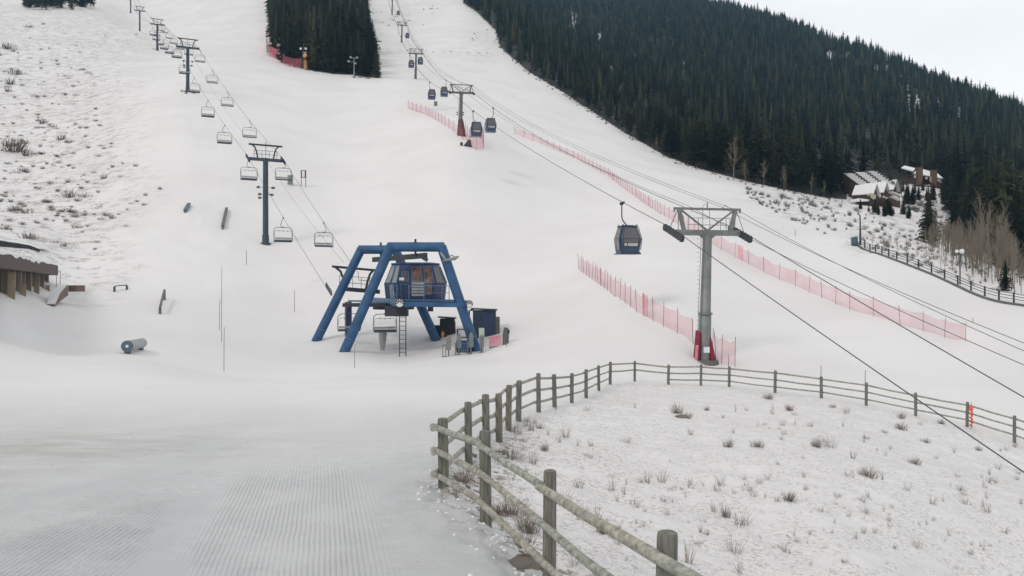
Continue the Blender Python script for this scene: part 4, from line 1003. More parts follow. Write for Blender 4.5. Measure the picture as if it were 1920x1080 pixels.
# huts
def hut(px, d, w, h, dp, lab, mat, roofmat, slope=.2, cat='hut', name='hut', post=False):
    g = onG(px, d); t = thing(name, g, lab, cat); mb = MB(); mb.box(g+Vector((0, dp/2, h/2-.25)), (w, dp, h+.5)); mb.build('walls', mat, t)
    mb = MB(); mb.poly([g+Vector((-w/2-.2, -.25, h+slope)), g+Vector((w/2+.15, -.25, h)), g+Vector((w/2+.15, dp+.2, h)), g+Vector((-w/2-.2, dp+.2, h+slope))], .12, Z); mb.build('roof', roofmat, t)
    if post:
        mb = MB(); mb.beam(g+Vector((-w/2-.35, -.1, -.2)), g+Vector((-w/2-.35, -.1, h)), .14, .14); mb.beam(g+Vector((-w/2-.35, -.1, h+.05)), g+Vector((-w/2+.1, -.1, h+.05)), .14, .14); mb.build('awning_post', 'shack', t)
        mb = MB(); mb.box(g+Vector((w/2+.2, .7, h*.38)), (.4, 1.2, h*.75)); mb.build('side_locker', 'galvd', t)
        mb = MB(); mb.box(g+Vector((.2, -.02, h*.45)), (.9, .06, h*.85)); mb.build('door', 'navy', t)
    else:
        mb = MB(); mb.box(g+Vector((.5, -.02, h*.42)), (.8, .06, h*.8)); mb.build('door', 'shadewall', t)
    return g
hut(838, 89.5, 1.5, 1.75, 1.5, 'dark green operator hut behind the rear right leg of the terminal', 'greenhut', 'dark', .12)
hut(822, 89.2, 1.7, 1.2, 1.2, 'low dark green box partly hidden behind the rear right terminal leg', 'greenhut', 'greenhut', .02, 'box', 'storage_box')
hut(908, 86, 2.3, 2.65, 2.0, 'tall blue black lift shack right of the terminal, grey locker on its side', 'shack', 'shack', .12, post=True)
g = P(830, 627, 88.0); t = thing('rescue_pad', g, 'small orange pad hanging on the front of the dark green hut', 'pad'); mb = MB(); mb.path([g+Vector((0, 0, z)) for z in (-.32, -.2, 0, .2, .3)], [.05, .14, .18, .15, .06], 10); mb.build('pad_body', 'amber', t, smooth=True); mb = MB(); mb.tube(g+Z*.28, P(830, 619, 88.4), .02, n=5); mb.build('strap', 'dark', t)
# net roll and grey post
g0 = onG(917, 80.5); g1 = onG(941, 80.5); mb = MB(); mb.poly([g0+Z*.1, g1+Z*.1, g1+Z*1.0, g0+Z*1.05], .05, Vector((0, -1, 0)))
t = thing('net_panel', g0, 'low pink net panel beside the grey post at the right end of the queue area', 'net fence'); mb.build('net', 'netdense', t); mb = MB(); mb.beam(g0-Z*.1+Vector((0, -.1, .12)), g1+Vector((.5, -.1, -.05)), .14, .16); mb.build('base_rail', 'galvd', t)
g = onG(946, 80.5); t = thing('padded_post', g, 'grey padded post at the right end of the queue area', 'post'); mb = MB(); mb.path([g-Z*.2, g+Vector((.05, 0, .9)), g+Vector((.16, 0, 1.6))], [.2, .24, .2], 10); mb.build('padding', 'galvd', t, smooth=True); mb = MB(); mb.box(g+Vector((.38, 0, 1.25)), (.2, .2, .35)); mb.build('bracket', 'dark', t)
mb = MB(); mb.tube(g+Vector((.25, .3, -.2)), g+Vector((.35, .3, 1.4)), .12, n=8); mb.build('strut', 'galv', t)

# ------------------------------------------------------------------ gondola line
GA = onG(1320, 62.5); GT = [(1320, 62.5, 290), (863, 175, 96), (779, 300, 57), (753, 440, 39), (735, 560, 34)]
GB = [onG(px, d) for px, d, h in GT]
GLAB = ['big grey gondola tower in front with red padded foot', 'gondola tower on the slope beside the two middle cabins, pink pad at its foot', 'third gondola tower up, flanked by two small cabins', 'fourth gondola tower, far up the run', 'gondola tower highest up, cut by the top of the photo']
gl, gr, tops = [], [], []
for i, (px, d, hp) in enumerate(GT):
    b = GB[i]; H = hp/F*d
    nx = GB[i+1]-b if i < 4 else b-GB[i-1]; ln = Vector((nx.x, nx.y, 0)).normalized(); cr = Vector((ln.y, -ln.x, 0)); sl = nx.normalized()
    if i == 0: slD = Vector((.2177*-1, 1, .35)).normalized()
    t = thing('gondola_tower', b, GLAB[i], 'lift tower', 'gondola towers'); k = H/11.4
    arm = b+Z*(H-1.95*k)+Vector((.25*k, 0, 0)); W = 2.55*k; tp = arm+Z*1.75*k; mt = 'galv' if i == 0 else 'galvd'
    mb = MB(); m1 = b.lerp(arm, .37)
    mb.path([b-Z*.8, m1-Z*.05, m1+Z*.001, arm-Z*.1], [.5*k, .44*k, .4*k, .33*k], 18); mb.path([m1-Z*.07, m1+Z*.07], .53*k, 18); mb.build('mast', mt, t, smooth=True)
    mb = MB(); mb.beam(arm-cr*W, arm+cr*W, .42*k, .4*k); mb.path([arm-cr*.45*k-Z*.12, arm-Z*.5*k, arm+cr*.45*k-Z*.12], .2*k, 8); mb.build('cross_arm', mt, t)
    mb = MB(); mb.beam(tp-cr*2.65*k, tp+cr*2.65*k, .15*k, .17*k)
    for s in (-1, 1):
        mb.beam(arm+cr*s*1.85*k+Z*.15*k, tp+cr*s*2.25*k, .22*k, .26*k); mb.beam(arm+Z*.2*k+cr*s*.05, tp+cr*s*2.1*k-Z*.08, .12*k, .12*k)
        mb.tube(tp+cr*s*2.6*k, tp+cr*s*2.6*k-Z*.25*k, .07*k, n=6)
        for q in (-.6, .7): mb.tube(tp+cr*s*2.3*k, arm+cr*s*2.6*k+sl*q*k*1.3+Z*.1*k, .03*k, n=5)
    mb.build('lifting_frame', mt, t)
    mb = MB()
    for s in (-1.7, -.9, -.55, .0, .85, 1.3, 1.6): mb.tube(arm+cr*s*k+Z*.1*k-ln*.4*k, arm+cr*s*k+Z*(1.0 if abs(s) > .6 else 1.7)*k-ln*.4*k, .022*k, n=5)
    for z in (.55, 1.05): mb.tube(arm-cr*1.75*k+Z*z*k-ln*.4*k, arm+cr*1.7*k+Z*z*k-ln*.4*k, .022*k, n=5)
    mb.tube(tp, tp+Z*.5*k, .04*k, n=5); mb.path([tp+cr*1.1*k, tp+cr*1.45*k+Z*.35*k, tp+cr*1.7*k], .02*k, 4)
    mb.path([tp-cr*.5*k+Z*.02, tp-cr*.2*k+Z*.4*k, tp+cr*.1*k+Z*.02], .02*k, 4); mb.build('work_railing', mt, t)
    dn = slD if i == 0 else (b-GB[i-1]).normalized()
    for s, lst in ((-1, gl), (1, gr)):
        c = arm+cr*s*(W+.1*k)+Z*.1*k; lst.append(c+Z*.12*k)
        tr = thing('x', c, None, None); bpy.data.objects.remove(tr)
        fr = MB(); fr.beam(c-dn*1.6*k-Z*.22*k, c+sl*1.9*k-Z*.22*k, .1*k, .26*k);
        so = fr.build('sheave_train', 'galvd', t)
        if i < 2:
            for q in (-1.5, -1.05, -.6, -.15, .3, .75, 1.2, 1.65):
                a = c+(sl if q > 0 else dn)*q*k-Z*.14*k; mb = MB(); mb.tube(a-cr*.1*k, a+cr*.1*k, .27*k, n=14); w = mb.build('sheave_wheel', 'dark', None, origin=so['_o']); w.location = (0, 0, 0); w.parent = so
    if i < 2:
        mb = MB(); o = -cr*.5*k-ln*.12
        for s in (-.17, .17): mb.tube(b+o*1.05+ln*s+Z*.8, arm+o*.9+ln*s, .022, n=5)
        for q in range(int((H-3)/.33)): z = 1+q*.33; mb.tube(b+o*1.05+ln*-.17+Z*z, b+o*1.05+ln*.17+Z*z, .014, n=4)
        mb.build('ladder', mt, t)
    if i == 1:
        for s in (-1, 1):
            for q in (0, .45): mb = MB(); mb.box(b+Z*(H*.4+q)+cr*s*.62, (.28, .2, .22)); mb.tube(b+Z*(H*.4+q), b+Z*(H*.4+q)+cr*s*.6, .03, n=5); mb.build('floodlight', 'galvd', t)
    tops.append((tp, cr, k))
# ropes
dnx = Vector((.2177, -1, 0))
def down(p, n=46, sl=.348): return p+dnx*n-Z*sl*n
gendL = gl[-1]+(gl[-1]-gl[-2])*1.0; gendR = gr[-1]+(gr[-1]-gr[-2])*1.0
GL = rope_pts([down(gl[0], 40)]+gl+[gendL], [.15, 1.1, 2.6, 2.0, 1.6, 1]); GR = rope_pts([down(gr[0], 40)]+gr+[gendR], [.15, 1.6, 2.4, 2.0, 1.6, 1])
for pts, lab in ((GL, 'left thick haul rope of the gondola crossing the bank at lower right'), (GR, 'right thick haul rope of the gondola running down to the right edge')):
    mb = MB(); mb.path(pts, [.032*max(.85, p.y/140) for p in pts], 7); tag(mb.build('haul_rope', 'rope', None, pts[14]), lab, 'cable', 'gondola ropes')
for s, off, tgt, lab in ((-1.3, .12, 690, 'thin communication cable strung over the left half of the gondola towers'), (1.2, .15, 648, 'thin cable strung over the right half of the gondola towers'), (2.55, -.1, 664, 'thin slack cable hung from the right end of the gondola tower beams')):
    p0 = tops[0][0]+tops[0][1]*s+Z*off
    # falls to the right at the slope that meets the photo edge
    n = (0.62*p0.y-p0.x)/(.2177+.62); zt = (540-tgt-8)/F*(p0.y-n); q = p0+dnx*n; q.z = zt
    pts = rope_pts([q]+[tp+cr*s*k+Z*off*k for tp, cr, k in tops], [.3, 1.5, 2, 1.6, 1.2])
    mb = MB(); mb.path(pts, [.016*max(1, p.y/120) for p in pts], 5); tag(mb.build('signal_cable', 'rope', None, pts[0]), lab, 'cable', 'gondola cables')
def make_cabin():
    t = thing('gondola_cabin', (0, 0, 0), 'x', 'gondola cabin', 'gondola cabins'); t['_o'] = (0, 0, 0); X = .46
    mb = MB(); mb.path([(0, 0, 0), (-.05, 0, -.25), (-.06, 0, -1.1), (.0, 0, -1.45), (.22, 0, -1.75), (.42, 0, -1.95), (.55, 0, -1.98)], .055, 8); mb.build('hanger', 'dark', t, smooth=True)
    mb = MB(); mb.box((0, 0, 0), (.16, .75, .14)); mb.tube((-.28, -.1, -.1), (.1, -.1, -.05), .06, n=8); mb.box((.0, .2, -.1), (.2, .3, .16)); mb.build('grip', 'dark', t)
    def ring(w, z, d=None, ch=.22):
        w /= 2; d = (d or w*1.9)/2
        return [Vector((X+x, y, z)) for x, y in ((-w+ch, -d), (w-ch, -d), (w, -d+ch), (w, d-ch), (w-ch, d), (-w+ch, d), (-w, d-ch), (-w, -d+ch))]
    zt, zm, zb, z0 = -2.08, -3.1, -4.05, -4.3
    A, B, C_, D_ = ring(1.42, zt), ring(1.95, zm), ring(1.75, zb), ring(1.66, z0)
    mb = MB(); mb.loft([D_, C_, B, A]); mb.build('shell', 'cabinbody', t)
    mb = MB(); mb.loft([[p+(p-Vector((X, 0, p.z)))*.05 for p in A], [p+Z*.1 for p in A], [p*1-(p-Vector((X, 0, p.z)))*.4+Z*.16 for p in A]]); mb.build('roof', 'dark', t)
    def pane(i, j, L0, L1, a, b, lo, hi, out=.02):
        pt = lambda s, v: (L0[i].lerp(L0[j], s)).lerp(L1[i].lerp(L1[j], s), v)
        q = [pt(a, lo), pt(b, lo), pt(b, hi), pt(a, hi)]; n = (q[1]-q[0]).cross(q[3]-q[0]).normalized()
        if n.dot(q[0]-Vector((X, 0, q[0].z))) < 0: n = -n
        mb = MB(); mb.poly([p+n*.004 for p in q], out, n); return mb, q, n
    for i, j in ((0, 1), (2, 3), (4, 5), (6, 7)):
        mb, q, n = pane(i, j, B, A, .04, .96, .02, .86); mb.build('window', 'cabinglass', t)
        mb, q, n = pane(i, j, C_, B, .04, .96, .42, .98); mb.build('window', 'cabinglass', t)
    for i, j in ((0, 1), (4, 5)):
        mb, q, n = pane(i, j, C_, B, .0, 1.0, .3, .64, .03); sg = mb.build('sign_band', 'dark', t)
        u = (q[1]-q[0]); v = (q[3]-q[0]); lt = MB(); rr = random.Random(3)
        def cell(a, b, c, d): lt.poly([q[0]+u*a+v*c+n*.036, q[0]+u*b+v*c+n*.036, q[0]+u*b+v*d+n*.036, q[0]+u*a+v*d+n*.036], .01, n)
        cell(.08, .12, .2, .8); cell(.19, .23, .2, .8); cell(.12, .19, .68, .8); cell(.135, .175, .25, .5)
        for row in ((.54, .84), (.16, .46)):
            x = .3
            while x < .93: w = rr.uniform(.035, .06); cell(x, x+w, row[0], row[1]); x += w+.014
        lo = lt.build('lettering', 'white', None, origin=sg['_o']); lo.location = (0, 0, 0); lo.parent = sg
    mb = MB()
    for s in (-1, 1):
        mb.path([(X+s*.45, -.5, zt+.05), (X+s*.62, -.55, zt+.22), (X+s*.72, -.55, zt+.0)], .035, 6); mb.path([(X+s*.45, .5, zt+.05), (X+s*.62, .55, zt+.22), (X+s*.72, .55, zt+.0)], .035, 6)
        mb.path([(X+s*.72, -.66, zt), (X+s*.99, -.78, zm), (X+s*.9, -.75, zb)], .035, 6)
    mb.build('corner_rails', 'dark', t)
    mb = MB(); mb.box((X, 0, z0-.06), (1.9, 1.5, .09)); mb.box((X-.75, -.85, z0+.02), (.3, .2, .12)); mb.box((X+.7, -.85, z0+.02), (.2, .2, .12)); mb.build('bumper', 'cabinbody', t)
    mb = MB(); mb.box((X-.93, -.35, z0+.55), (.12, .4, .45)); mb.build('ski_rack', 'greypanel', t)
    return t
CB = make_cabin(); fc = [True]
for pts, px, lab, fl in ((GL, 1167, 'nearest blue gondola cabin with white lettering, left of the big grey tower', 0), (GL, 887.5, 'gondola cabin right of the padded second tower, lower of the middle pair', 0), (GR, 924.5, 'gondola cabin at right of the middle pair above the lower one', 1),
                         (GL, 806, 'blue gondola cabin left of the second tower cross arm, left of its pair', 0), (GR, 836, 'gondola cabin just left of the second tower cross arm, right of its pair', 1), (GL, 768.5, 'small cabin left of the third gondola tower', 0), (GR, 790.5, 'small cabin right of the third gondola tower', 1), (GR, 765.5, 'tiny cabin right of the fourth gondola tower', 1), (GR, 748.3, 'tiny cabin beside the foot of the highest gondola tower', 1)):
    q = rope_at(pts, px)
    if not q: print('NO ROPE', px); continue
    o = CB if fc[0] else copy_tree(CB); fc[0] = False
    o.location = q[0]-Z*.05; o['label'] = lab; dd = q[1]; o.rotation_euler = (0, 0, math.atan2(dd.y, dd.x)-math.pi/2+(math.pi if fl else 0))
    print('cabin', px, round(q[0].y, 1), [round(v) for v in proj(q[0])])
# red crash pads, sign and stand at the first tower, pad at the second
b = GB[0]
for pts, lab in (([(-.86, -.2, -.15), (-.55, -.75, -.2), (-.42, -.5, 2.1), (-.62, .0, 2.25)], 'red crash pad on the left side of the grey gondola tower foot'), ([(.38, -.7, -.35), (.86, -.5, -.4), (.98, .1, -.3), (.5, .2, 2.1), (.38, -.3, 2.05)], 'red crash pad on the right side of the grey gondola tower foot')):
    mb = MB(); q = [b+Vector(p) for p in pts]; c = b+Vector((0, 0, .8))
    inner = [p.lerp(Vector((b.x, b.y, p.z)), .28) for p in q]; k = len(q)
    mb.add(q+inner, [tuple(range(k)), tuple(range(2*k-1, k-1, -1))]+[(i, i+k, (i+1) % k+k, (i+1) % k) for i in range(k)]); tag(mb.build('crash_pad', 'red', None, b), lab, 'crash pad', 'red pads at the gondola tower')
mb = MB(); mb.path([b+Vector((-.72, -.62, -.1)), b+Vector((-.62, -.6, 1.2))], .12, 8); tag(mb.build('bolster_pad', 'pinkpad', None, b), 'pink bolster leaning on the left red pad of the gondola tower', 'crash pad')
mb = MB(); mb.path([b-Z*.5, b+Z*.1], [1.2, 1.0], 24); tag(mb.build('tower_footing', 'galvd', None, b), 'grey round footing under the front gondola tower', 'footing')
t = thing('tower_sign', b+Vector((.2, -1.0, 0)), 'small white sign on two thin legs in front of the gondola tower foot', 'sign'); mb = MB(); s0 = onG(1325, 61.2); mb.box(s0+Z*1.15, (.42, .04, .42)); mb.build('sign_plate', 'white', t)
mb = MB()
for s in (-.12, .08): mb.tube(s0+Vector((s, 0, -.2)), s0+Vector((s, 0, .95)), .025, n=6)
mb.build('legs', 'galv', t)
b = GB[1]; mb = MB(); mb.loft([[b+Vector((math.cos(a)*1.0+.3, math.sin(a)*.8-.2, -.8)) for a in np.arange(8)*.785], [b+Vector((math.cos(a)*.55+.1, math.sin(a)*.5, 3.0)) for a in np.arange(8)*.785]]); tag(mb.build('crash_pad', pmat('dusky_red_pad', (.1, .05, .052), .7), None, b), 'dusky red pad wrapped round the foot of the second gondola tower', 'crash pad')

# ------------------------------------------------------------------ nets
def net(name, pts, hgt, lab, npole, thickpoles=(), dmin=0, fade=1.0):
    P3 = [G(px, py, dmin) if d is None else onG(px, d) for px, py, d in pts]
    cum = [0]
    for a, b in zip(P3[:-1], P3[1:]): cum.append(cum[-1]+(b-a).length)
    t = thing('safety_net', P3[0], lab, 'safety net', 'red safety nets on the ski run')
    def at(s):
        for i in range(len(cum)-1):
            if s <= cum[i+1] or i == len(cum)-2:
                p = P3[i].lerp(P3[i+1], (s-cum[i])/(cum[i+1]-cum[i]+1e-9)); return Vector((p.x, p.y, gz(p.x, p.y)))
    n = npole*3; V = []; Fc = []
    rr = random.Random(len(pts))
    for k in range(n+1):
        p = at(cum[-1]*k/n); s = math.sin(math.pi*(k % 3)/3)*.09*hgt; V += [p+Z*(.04+.14*rr.random()), p+Z*(hgt-s-.1*hgt*rr.random())]
    for k in range(n): Fc.append((2*k, 2*k+2, 2*k+3, 2*k+1))
    mb = MB(); mb.add(V, Fc); mb.build('netting', 'net', t)
    for k in range(npole+1):
        p = at(cum[-1]*k/npole); mb = MB(); r = .02*max(1, p.y/130); le = rr.uniform(-.13, .15)
        mb.tube(p-Z*.1, p+Vector((le, 0, hgt*1.06)), r, n=6); mb.build('pole', 'poledark', t)
    for f0, f1 in thickpoles:
        a = at(cum[-1]*f0); c = at(cum[-1]*f1); mb = MB(); mb.add([a+Z*.1-Vector((0, .05, 0)), c+Z*.1-Vector((0, .05, 0)), c+Z*hgt-Vector((0, .05, 0)), a+Z*hgt-Vector((0, .05, 0))], [(0, 1, 2, 3)]); mb.build('bundled_netting', 'netdense', t)
M['poledark'] = pmat('net_pole_dark_red', (.13, .045, .055), .7)
net('a', [(1085, 505, 107), (1115, 528, None), (1150, 555, None), (1200, 590, None), (1250, 617, None), (1300, 637, 65)], 1.9, 'red net curving down to the left side of the grey gondola tower', 21, [(.36, .39), (.8, .83)])
net('b', [(1336, 655, 64), (1348, 668, 62), (1378, 678, 61)], 2.05, 'short red net panel right of the grey gondola tower foot', 3)
net('c', [(965, 251, None), (1010, 268, None), (1080, 298, None), (1140, 330, None), (1190, 368, None), (1240, 403, None), (1300, 440, None), (1345, 466, None), (1420, 505, None), (1500, 540, None), (1600, 585, None), (1700, 615, None), (1810, 643, 80)], 1.75, 'longest red net running diagonally down the right half of the run', 64, [(.3, .305), (.55, .557), (.8, .806)])
net('d', [(765, 204, None), (800, 216, None), (840, 240, None), (868, 262, None)], 2.2, 'faint pink net left of the second gondola tower', 14)
net('e', [(872, 258, None), (880, 272, None), (893, 282, None), (907, 281, None), (907, 268, None), (893, 255, None)], 3.2, 'pink net curled round the small machine below the second gondola tower', 8, [(.55, .85)])
net('f', [(506, 45, None), (499, 75, None), (501, 104, None), (520, 110, None), (535, 124, None), (565, 130, None)], 4.0, 'red net along the lower left corner of the wooded island', 12, [(.42, .6), (.75, .85)], 240)
g = G(876, 274, 120); t = thing('snow_machine', g, 'small dark machine on the snow beside the curled pink net', 'machine'); mb = MB(); mb.loft([[g+Vector((x, y, 0)) for x, y in ((-.7, -.5), (.9, -.5), (.9, .5), (-.7, .5))], [g+Vector((x, y, 1.2)) for x, y in ((.2, -.3), (.7, -.3), (.7, .3), (.2, .3))]]); mb.build('hood', 'dark', t); mb = MB(); mb.box(g+Vector((-1.1, -.2, .35)), (.5, .4, .7)); mb.build('bucket', 'dark', t)
# signs on the run
for px, py, w, h, leg, lab, mt in ((544.5, 347, 1.0, 1.7, .1, 'pale grey board on the snow right of the first chairlift tower', 'greypanel'), (569, 350, .95, 1.35, 1.6, 'dark edged board on two legs right of the pale board', 'dark'), (817, 199, .9, 1.2, .1, 'small grey box on the snow left of the second gondola tower', 'galvd')):
    g = G(px, py, 100); t = thing('run_sign', g, lab, 'sign'); mb = MB(); c = g+Z*(leg+h/2)
    mb.box(c, (w, .12, h)); o = mb.build('board', mt, t)
    mb = MB(); mb.box(c-Vector((0, .08, 0)), (w*.55, .03, h*.84)); mb.build('board_face', 'white' if mt == 'dark' else 'galv', t)
    mb = MB()
    for s in (-.42, .42): mb.beam(g+Vector((s*w, 0, -.3)), g+Vector((s*w, 0, leg+.05)), .1, .1)
    mb.build('legs', 'galvd', t)

# ------------------------------------------------------------------ terrain park features on the left
g = onG(250, 56); e0 = P(238.5, 653, 55); e0.z = gz(e0.x, 55)+.5; e1 = P(266, 641, 60.5); e1.z = gz(e1.x, 60.5)+.45
t = thing('pipe_feature', e0-Z*.5, 'fat grey pipe lying on the flat snow with a dark round end plate', 'pipe'); d = (e1-e0).normalized()
mb = MB(); mb.path([e0, e1], .35, 20); mb.build('barrel', 'pvc', t, smooth=True)
mb = MB(); mb.path([e0-d*.06, e0-d*.005], .37, 20); eo = mb.build('end_plate', 'bluegrey', t)
mb = MB(); mb.path([e0-d*.1, e0-d*.065], .1, 12); q = mb.build('hub', 'white', None, origin=eo['_o']); q.location = (0, 0, 0); q.parent = eo
mb = MB(); mb.box(e0+d*.2-Z*.42, (.32, .3, .3)); mb.box(e1-d*.6-Z*.42, (.32, .3, .3)); mb.build('foot', 'bluegrey', t)
def rail(a, b, z0, z1, lab, th=.12, mat='galv', legs=(0, 1)):
    t = thing('grind_rail', a, lab, 'grind rail'); A = a+Z*z0; B = b+Z*z1; mb = MB(); mb.beam(A, B, th*1.6, th); mb.build('rail_bar', mat, t)
    for f in legs:
        p = a.lerp(b, f); q = A.lerp(B, f); base = Vector((p.x, p.y, gz(p.x, p.y)-.3)); mb = MB(); mb.beam(base, q-Z*th*.5, .22, .16, up=Vector((0, 1, 0))); mb.build('leg', 'bluegrey', t)
a = G(214.5, 547); b = G(238, 543); rail(a, b, .62, .52, 'low grey box rail with two short legs near the long building', .12)
a = G(300, 589); b = G(308.5, 562); rail(a, b, .62, 1.05, 'grey rail rising away from its dark front post, left of the marker poles', .14, 'galvd', (0.01, .98))
a = G(347, 399); b = G(354.5, 386); rail(a, b, .35, .35, 'short grey rail lying high on the slope, left of a longer one', .3, 'bluegrey')
a = G(417.5, 430); b = G(425, 395); rail(a, b, .5, .4, 'longer bent grey rail high on the slope left of the first tower', .26, 'galvd')
# snow ramp box
a = G(94, 573, 60); d0 = a.y; t = thing('ramp_box', a, 'white topped wooden ramp box with brown sides beside the long building', 'ramp')
tl = []; W0 = .55
def rp(px, py, d): return P(px, py, d)
Lf, Rt = rp(87, 571, d0), rp(103, 571, d0); L2, R2 = rp(94, 552, d0+3.2), rp(112, 550, d0+3.2); L3, R3 = rp(108, 536, d0+6.5), rp(125, 535, d0+6.5); L4, R4 = rp(110, 533, d0+8), rp(127, 534, d0+8)
mb = MB(); k = [Lf, L2, L3, L4, R4, R3, R2, Rt]; mb.add([p+Z*.05 for p in k]+[p-Z*.02 for p in k], [(0, 1, 6, 7), (1, 2, 5, 6), (2, 3, 4, 5), (8, 15, 14, 9), (9, 14, 13, 10), (10, 13, 12, 11)]+[(i, i+8, (i+1) % 8+8, (i+1) % 8) for i in range(8)]); mb.build('deck', 'snowcap', t)
mb = MB()
for s in ([Rt, R2, R3, R4], [Lf, L2, L3, L4]):
    top = [p-Z*.0 for p in s]; bot = [Vector((p.x, p.y, p.z-h)) for p, h in zip(s, (.12, .75, 1.0, 1.1))]
    off = Vector((.03, 0, 0)) if s[0] is Rt else Vector((-.03, 0, 0))
    mb.add([p+off for p in top+bot], [(0, 4, 5, 1), (1, 5, 6, 2), (2, 6, 7, 3)])
mb.beam(Lf-Vector((0, .06, .05)), Rt-Vector((0, .06, .05)), .12, .14); mb.build('side_panels', 'boxbrown', t)
a = rp(127, 538, d0+8.2); b = rp(145, 538, d0+8.6); mb = MB(); mb.box((a+b)/2+Vector((0, .8, -.15)), ((b-a).length, 1.6, .62)); tag(mb.build('plywood_box', 'boxbrown', None, a), 'low brown plywood box behind the top of the ramp box', 'box')

# ------------------------------------------------------------------ long low building at the left
def long_building():
    A = P(0, 562, 62); B = P(100, 540, 95); A = Vector((A.x, A.y, 0)); B = Vector((B.x, B.y, 0)); u = (B-A).normalized(); A0 = A-u*16; L = (B-A0).length
    n = Vector((u.y, -u.x, 0))                                      # towards the run
    zb, zf, zt = -1.1, 1.42, 2.5
    t = thing('lodge_building', Vector((A0.x, A0.y, zb)), 'long low building at the left edge with dark fascia and snow on its roof', 'building')
    def q(s, o, z): return A0+u*s-n*(-o)+Z*z
    mb = MB(); mb.beam(q(0, -6.0, (zb-1+zf)/2), q(L-.1, -6.0, (zb-1+zf)/2), 10, zf-zb+1); mb.build('wall', 'tangrey', t)
    mb = MB(); mb.beam(q(-.5, -5.0, (zf+zt)/2), q(L+.15, -5.0, (zf+zt)/2), 10.9, zt-zf); mb.build('fascia', 'maroon', t)
    # snow blanket with an uneven front edge
    mb = MB(); rr = random.Random(4); m = 60; V = []; Fc = []
    for k in range(m+1):
        s = -.5+(L+.6)*k/m; e = .16+.16*vnoise(s*.7, 0, 4)+.05*rr.random()-.08*(k > m*.9); dr = float(vnoise(s*.9, 7, 9))**2*.28*(k < m*.85)
        for o, h in ((.49, -dr), (.47, e*.5), (-.3, e), (-2.5, e+.03), (-6, e+.05), (-10.2, e)): V.append(q(s, o, zt+float(h)))
    for k in range(m):
        for j in range(5): i = k*6+j; Fc.append((i, i+6, i+7, i+1))
    mb.add(V, Fc); mb.build('roof_snow', 'snowcap', t, smooth=True)
    def at_px(px):
        lo, hi = 0., L
        for _ in range(40):
            m_ = (lo+hi)/2; p = q(m_, -.9, 0)
            if proj(p)[0] < px: lo = m_
            else: hi = m_
        return lo
    # bays: recesses between pilasters
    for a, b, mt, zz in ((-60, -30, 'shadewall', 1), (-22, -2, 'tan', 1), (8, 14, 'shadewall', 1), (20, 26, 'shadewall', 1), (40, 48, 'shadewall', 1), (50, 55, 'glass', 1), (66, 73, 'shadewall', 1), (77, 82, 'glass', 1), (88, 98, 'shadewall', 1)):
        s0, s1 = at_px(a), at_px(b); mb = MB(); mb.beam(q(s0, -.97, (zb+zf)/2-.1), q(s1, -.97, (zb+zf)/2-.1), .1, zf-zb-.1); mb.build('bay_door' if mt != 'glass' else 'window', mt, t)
    for px in (-45, -25, 4, 17, 29, 37, 48.5, 64, 74, 84):
        s0 = at_px(px); mb = MB(); mb.beam(q(s0, -.7, zb-.5), q(s0, -.7, zf), .5, .4, up=u); mb.build('pilaster', 'tangrey', t)
    # boards leaning outside
    for px, h, w, lab in ((1, 2.1, 1.2, 'tall tan panel beside the building at the left border'), (24, 1.0, 1.15, 'tan panel beside the building, nearest of three short ones'), (52, 1.35, 1.1, 'taller tan panel before the middle of the long building'), (74, .6, 1.0, 'low tan panel near the far end of the long building')):
        s0 = at_px(px); p = q(s0, -.15, 0); p.z = max(gz(p.x, p.y)-.1, zb); mb = MB(); mb.beam(p, p+Z*h, w*.42, .14, up=u); mb.beam(p+Z*h, p+Z*(h+.05), w*.52, .17, up=u); tag(mb.build('divider_panel', 'tan', None, p), lab, 'panel', 'panels beside the long building')
long_building()
# half buried timber wall uphill of the building
pts = [onG(px, d) for px, d in ((-70, 99), (-20, 101), (10, 102), (35, 103), (55, 104), (72, 105))]; mb = MB()
for i, (a, b) in enumerate(zip(pts[:-1], pts[1:])): h = .95-.13*i; mb.beam(a+Z*(h/2-.2), b+Z*(max(h-.2, .2)/2-.2), .4, h+.3)
t = thing('timber_wall', pts[0], 'dark timber retaining wall half buried in snow above the long building', 'retaining wall'); mb.build('timbers', 'dark', t)
V = []
for i, p in enumerate(pts): h = .9-.13*i; V += [p+Vector((0, -.3, h)), p+Vector((0, -.1, h+.1)), p+Vector((0, 1.2, h+.12)), p+Vector((0, 3, .05))]
mb = MB(); mb.add(V, [(i*4+j, i*4+4+j, i*4+5+j, i*4+1+j) for i in range(5) for j in range(3)]); mb.build('snow_cap', 'snowcap', t, smooth=True)

# ------------------------------------------------------------------ right side: far fence, lamps, bin
ff = [(1612, 131), (1640, 124), (1676, 117), (1718, 112), (1760, 108), (1802, 104), (1850, 99.5), (1900, 95), (1960, 90)]
FP = [onG(px, d) for px, d in ff]; t = thing('rail_fence', FP[0], 'distant post and rail fence along the low kerb on the right side of the run', 'fence'); cum = [0]
for a, b in zip(FP[:-1], FP[1:]): cum.append(cum[-1]+(b-a).length)
def fp(s):
    for i in range(len(FP)-1):
        if s <= cum[i+1] or i == len(FP)-2: p = FP[i].lerp(FP[i+1], (s-cum[i])/(cum[i+1]-cum[i])); return Vector((p.x, p.y, gz(p.x, p.y)))
n = 17; pp = [fp(cum[-1]*k/n) for k in range(n+1)]
for p in pp: mb = MB(); mb.tube(p-Z*.2, p+Z*1.15, .1, n=8); mb.build('post', 'dark', t)
for k in range(n):
    for z in (.4, .72, 1.02): mb = MB(); mb.tube(pp[k]+Z*z, pp[k+1]+Z*z, .045, n=6); mb.build('rail', 'galvd', t)
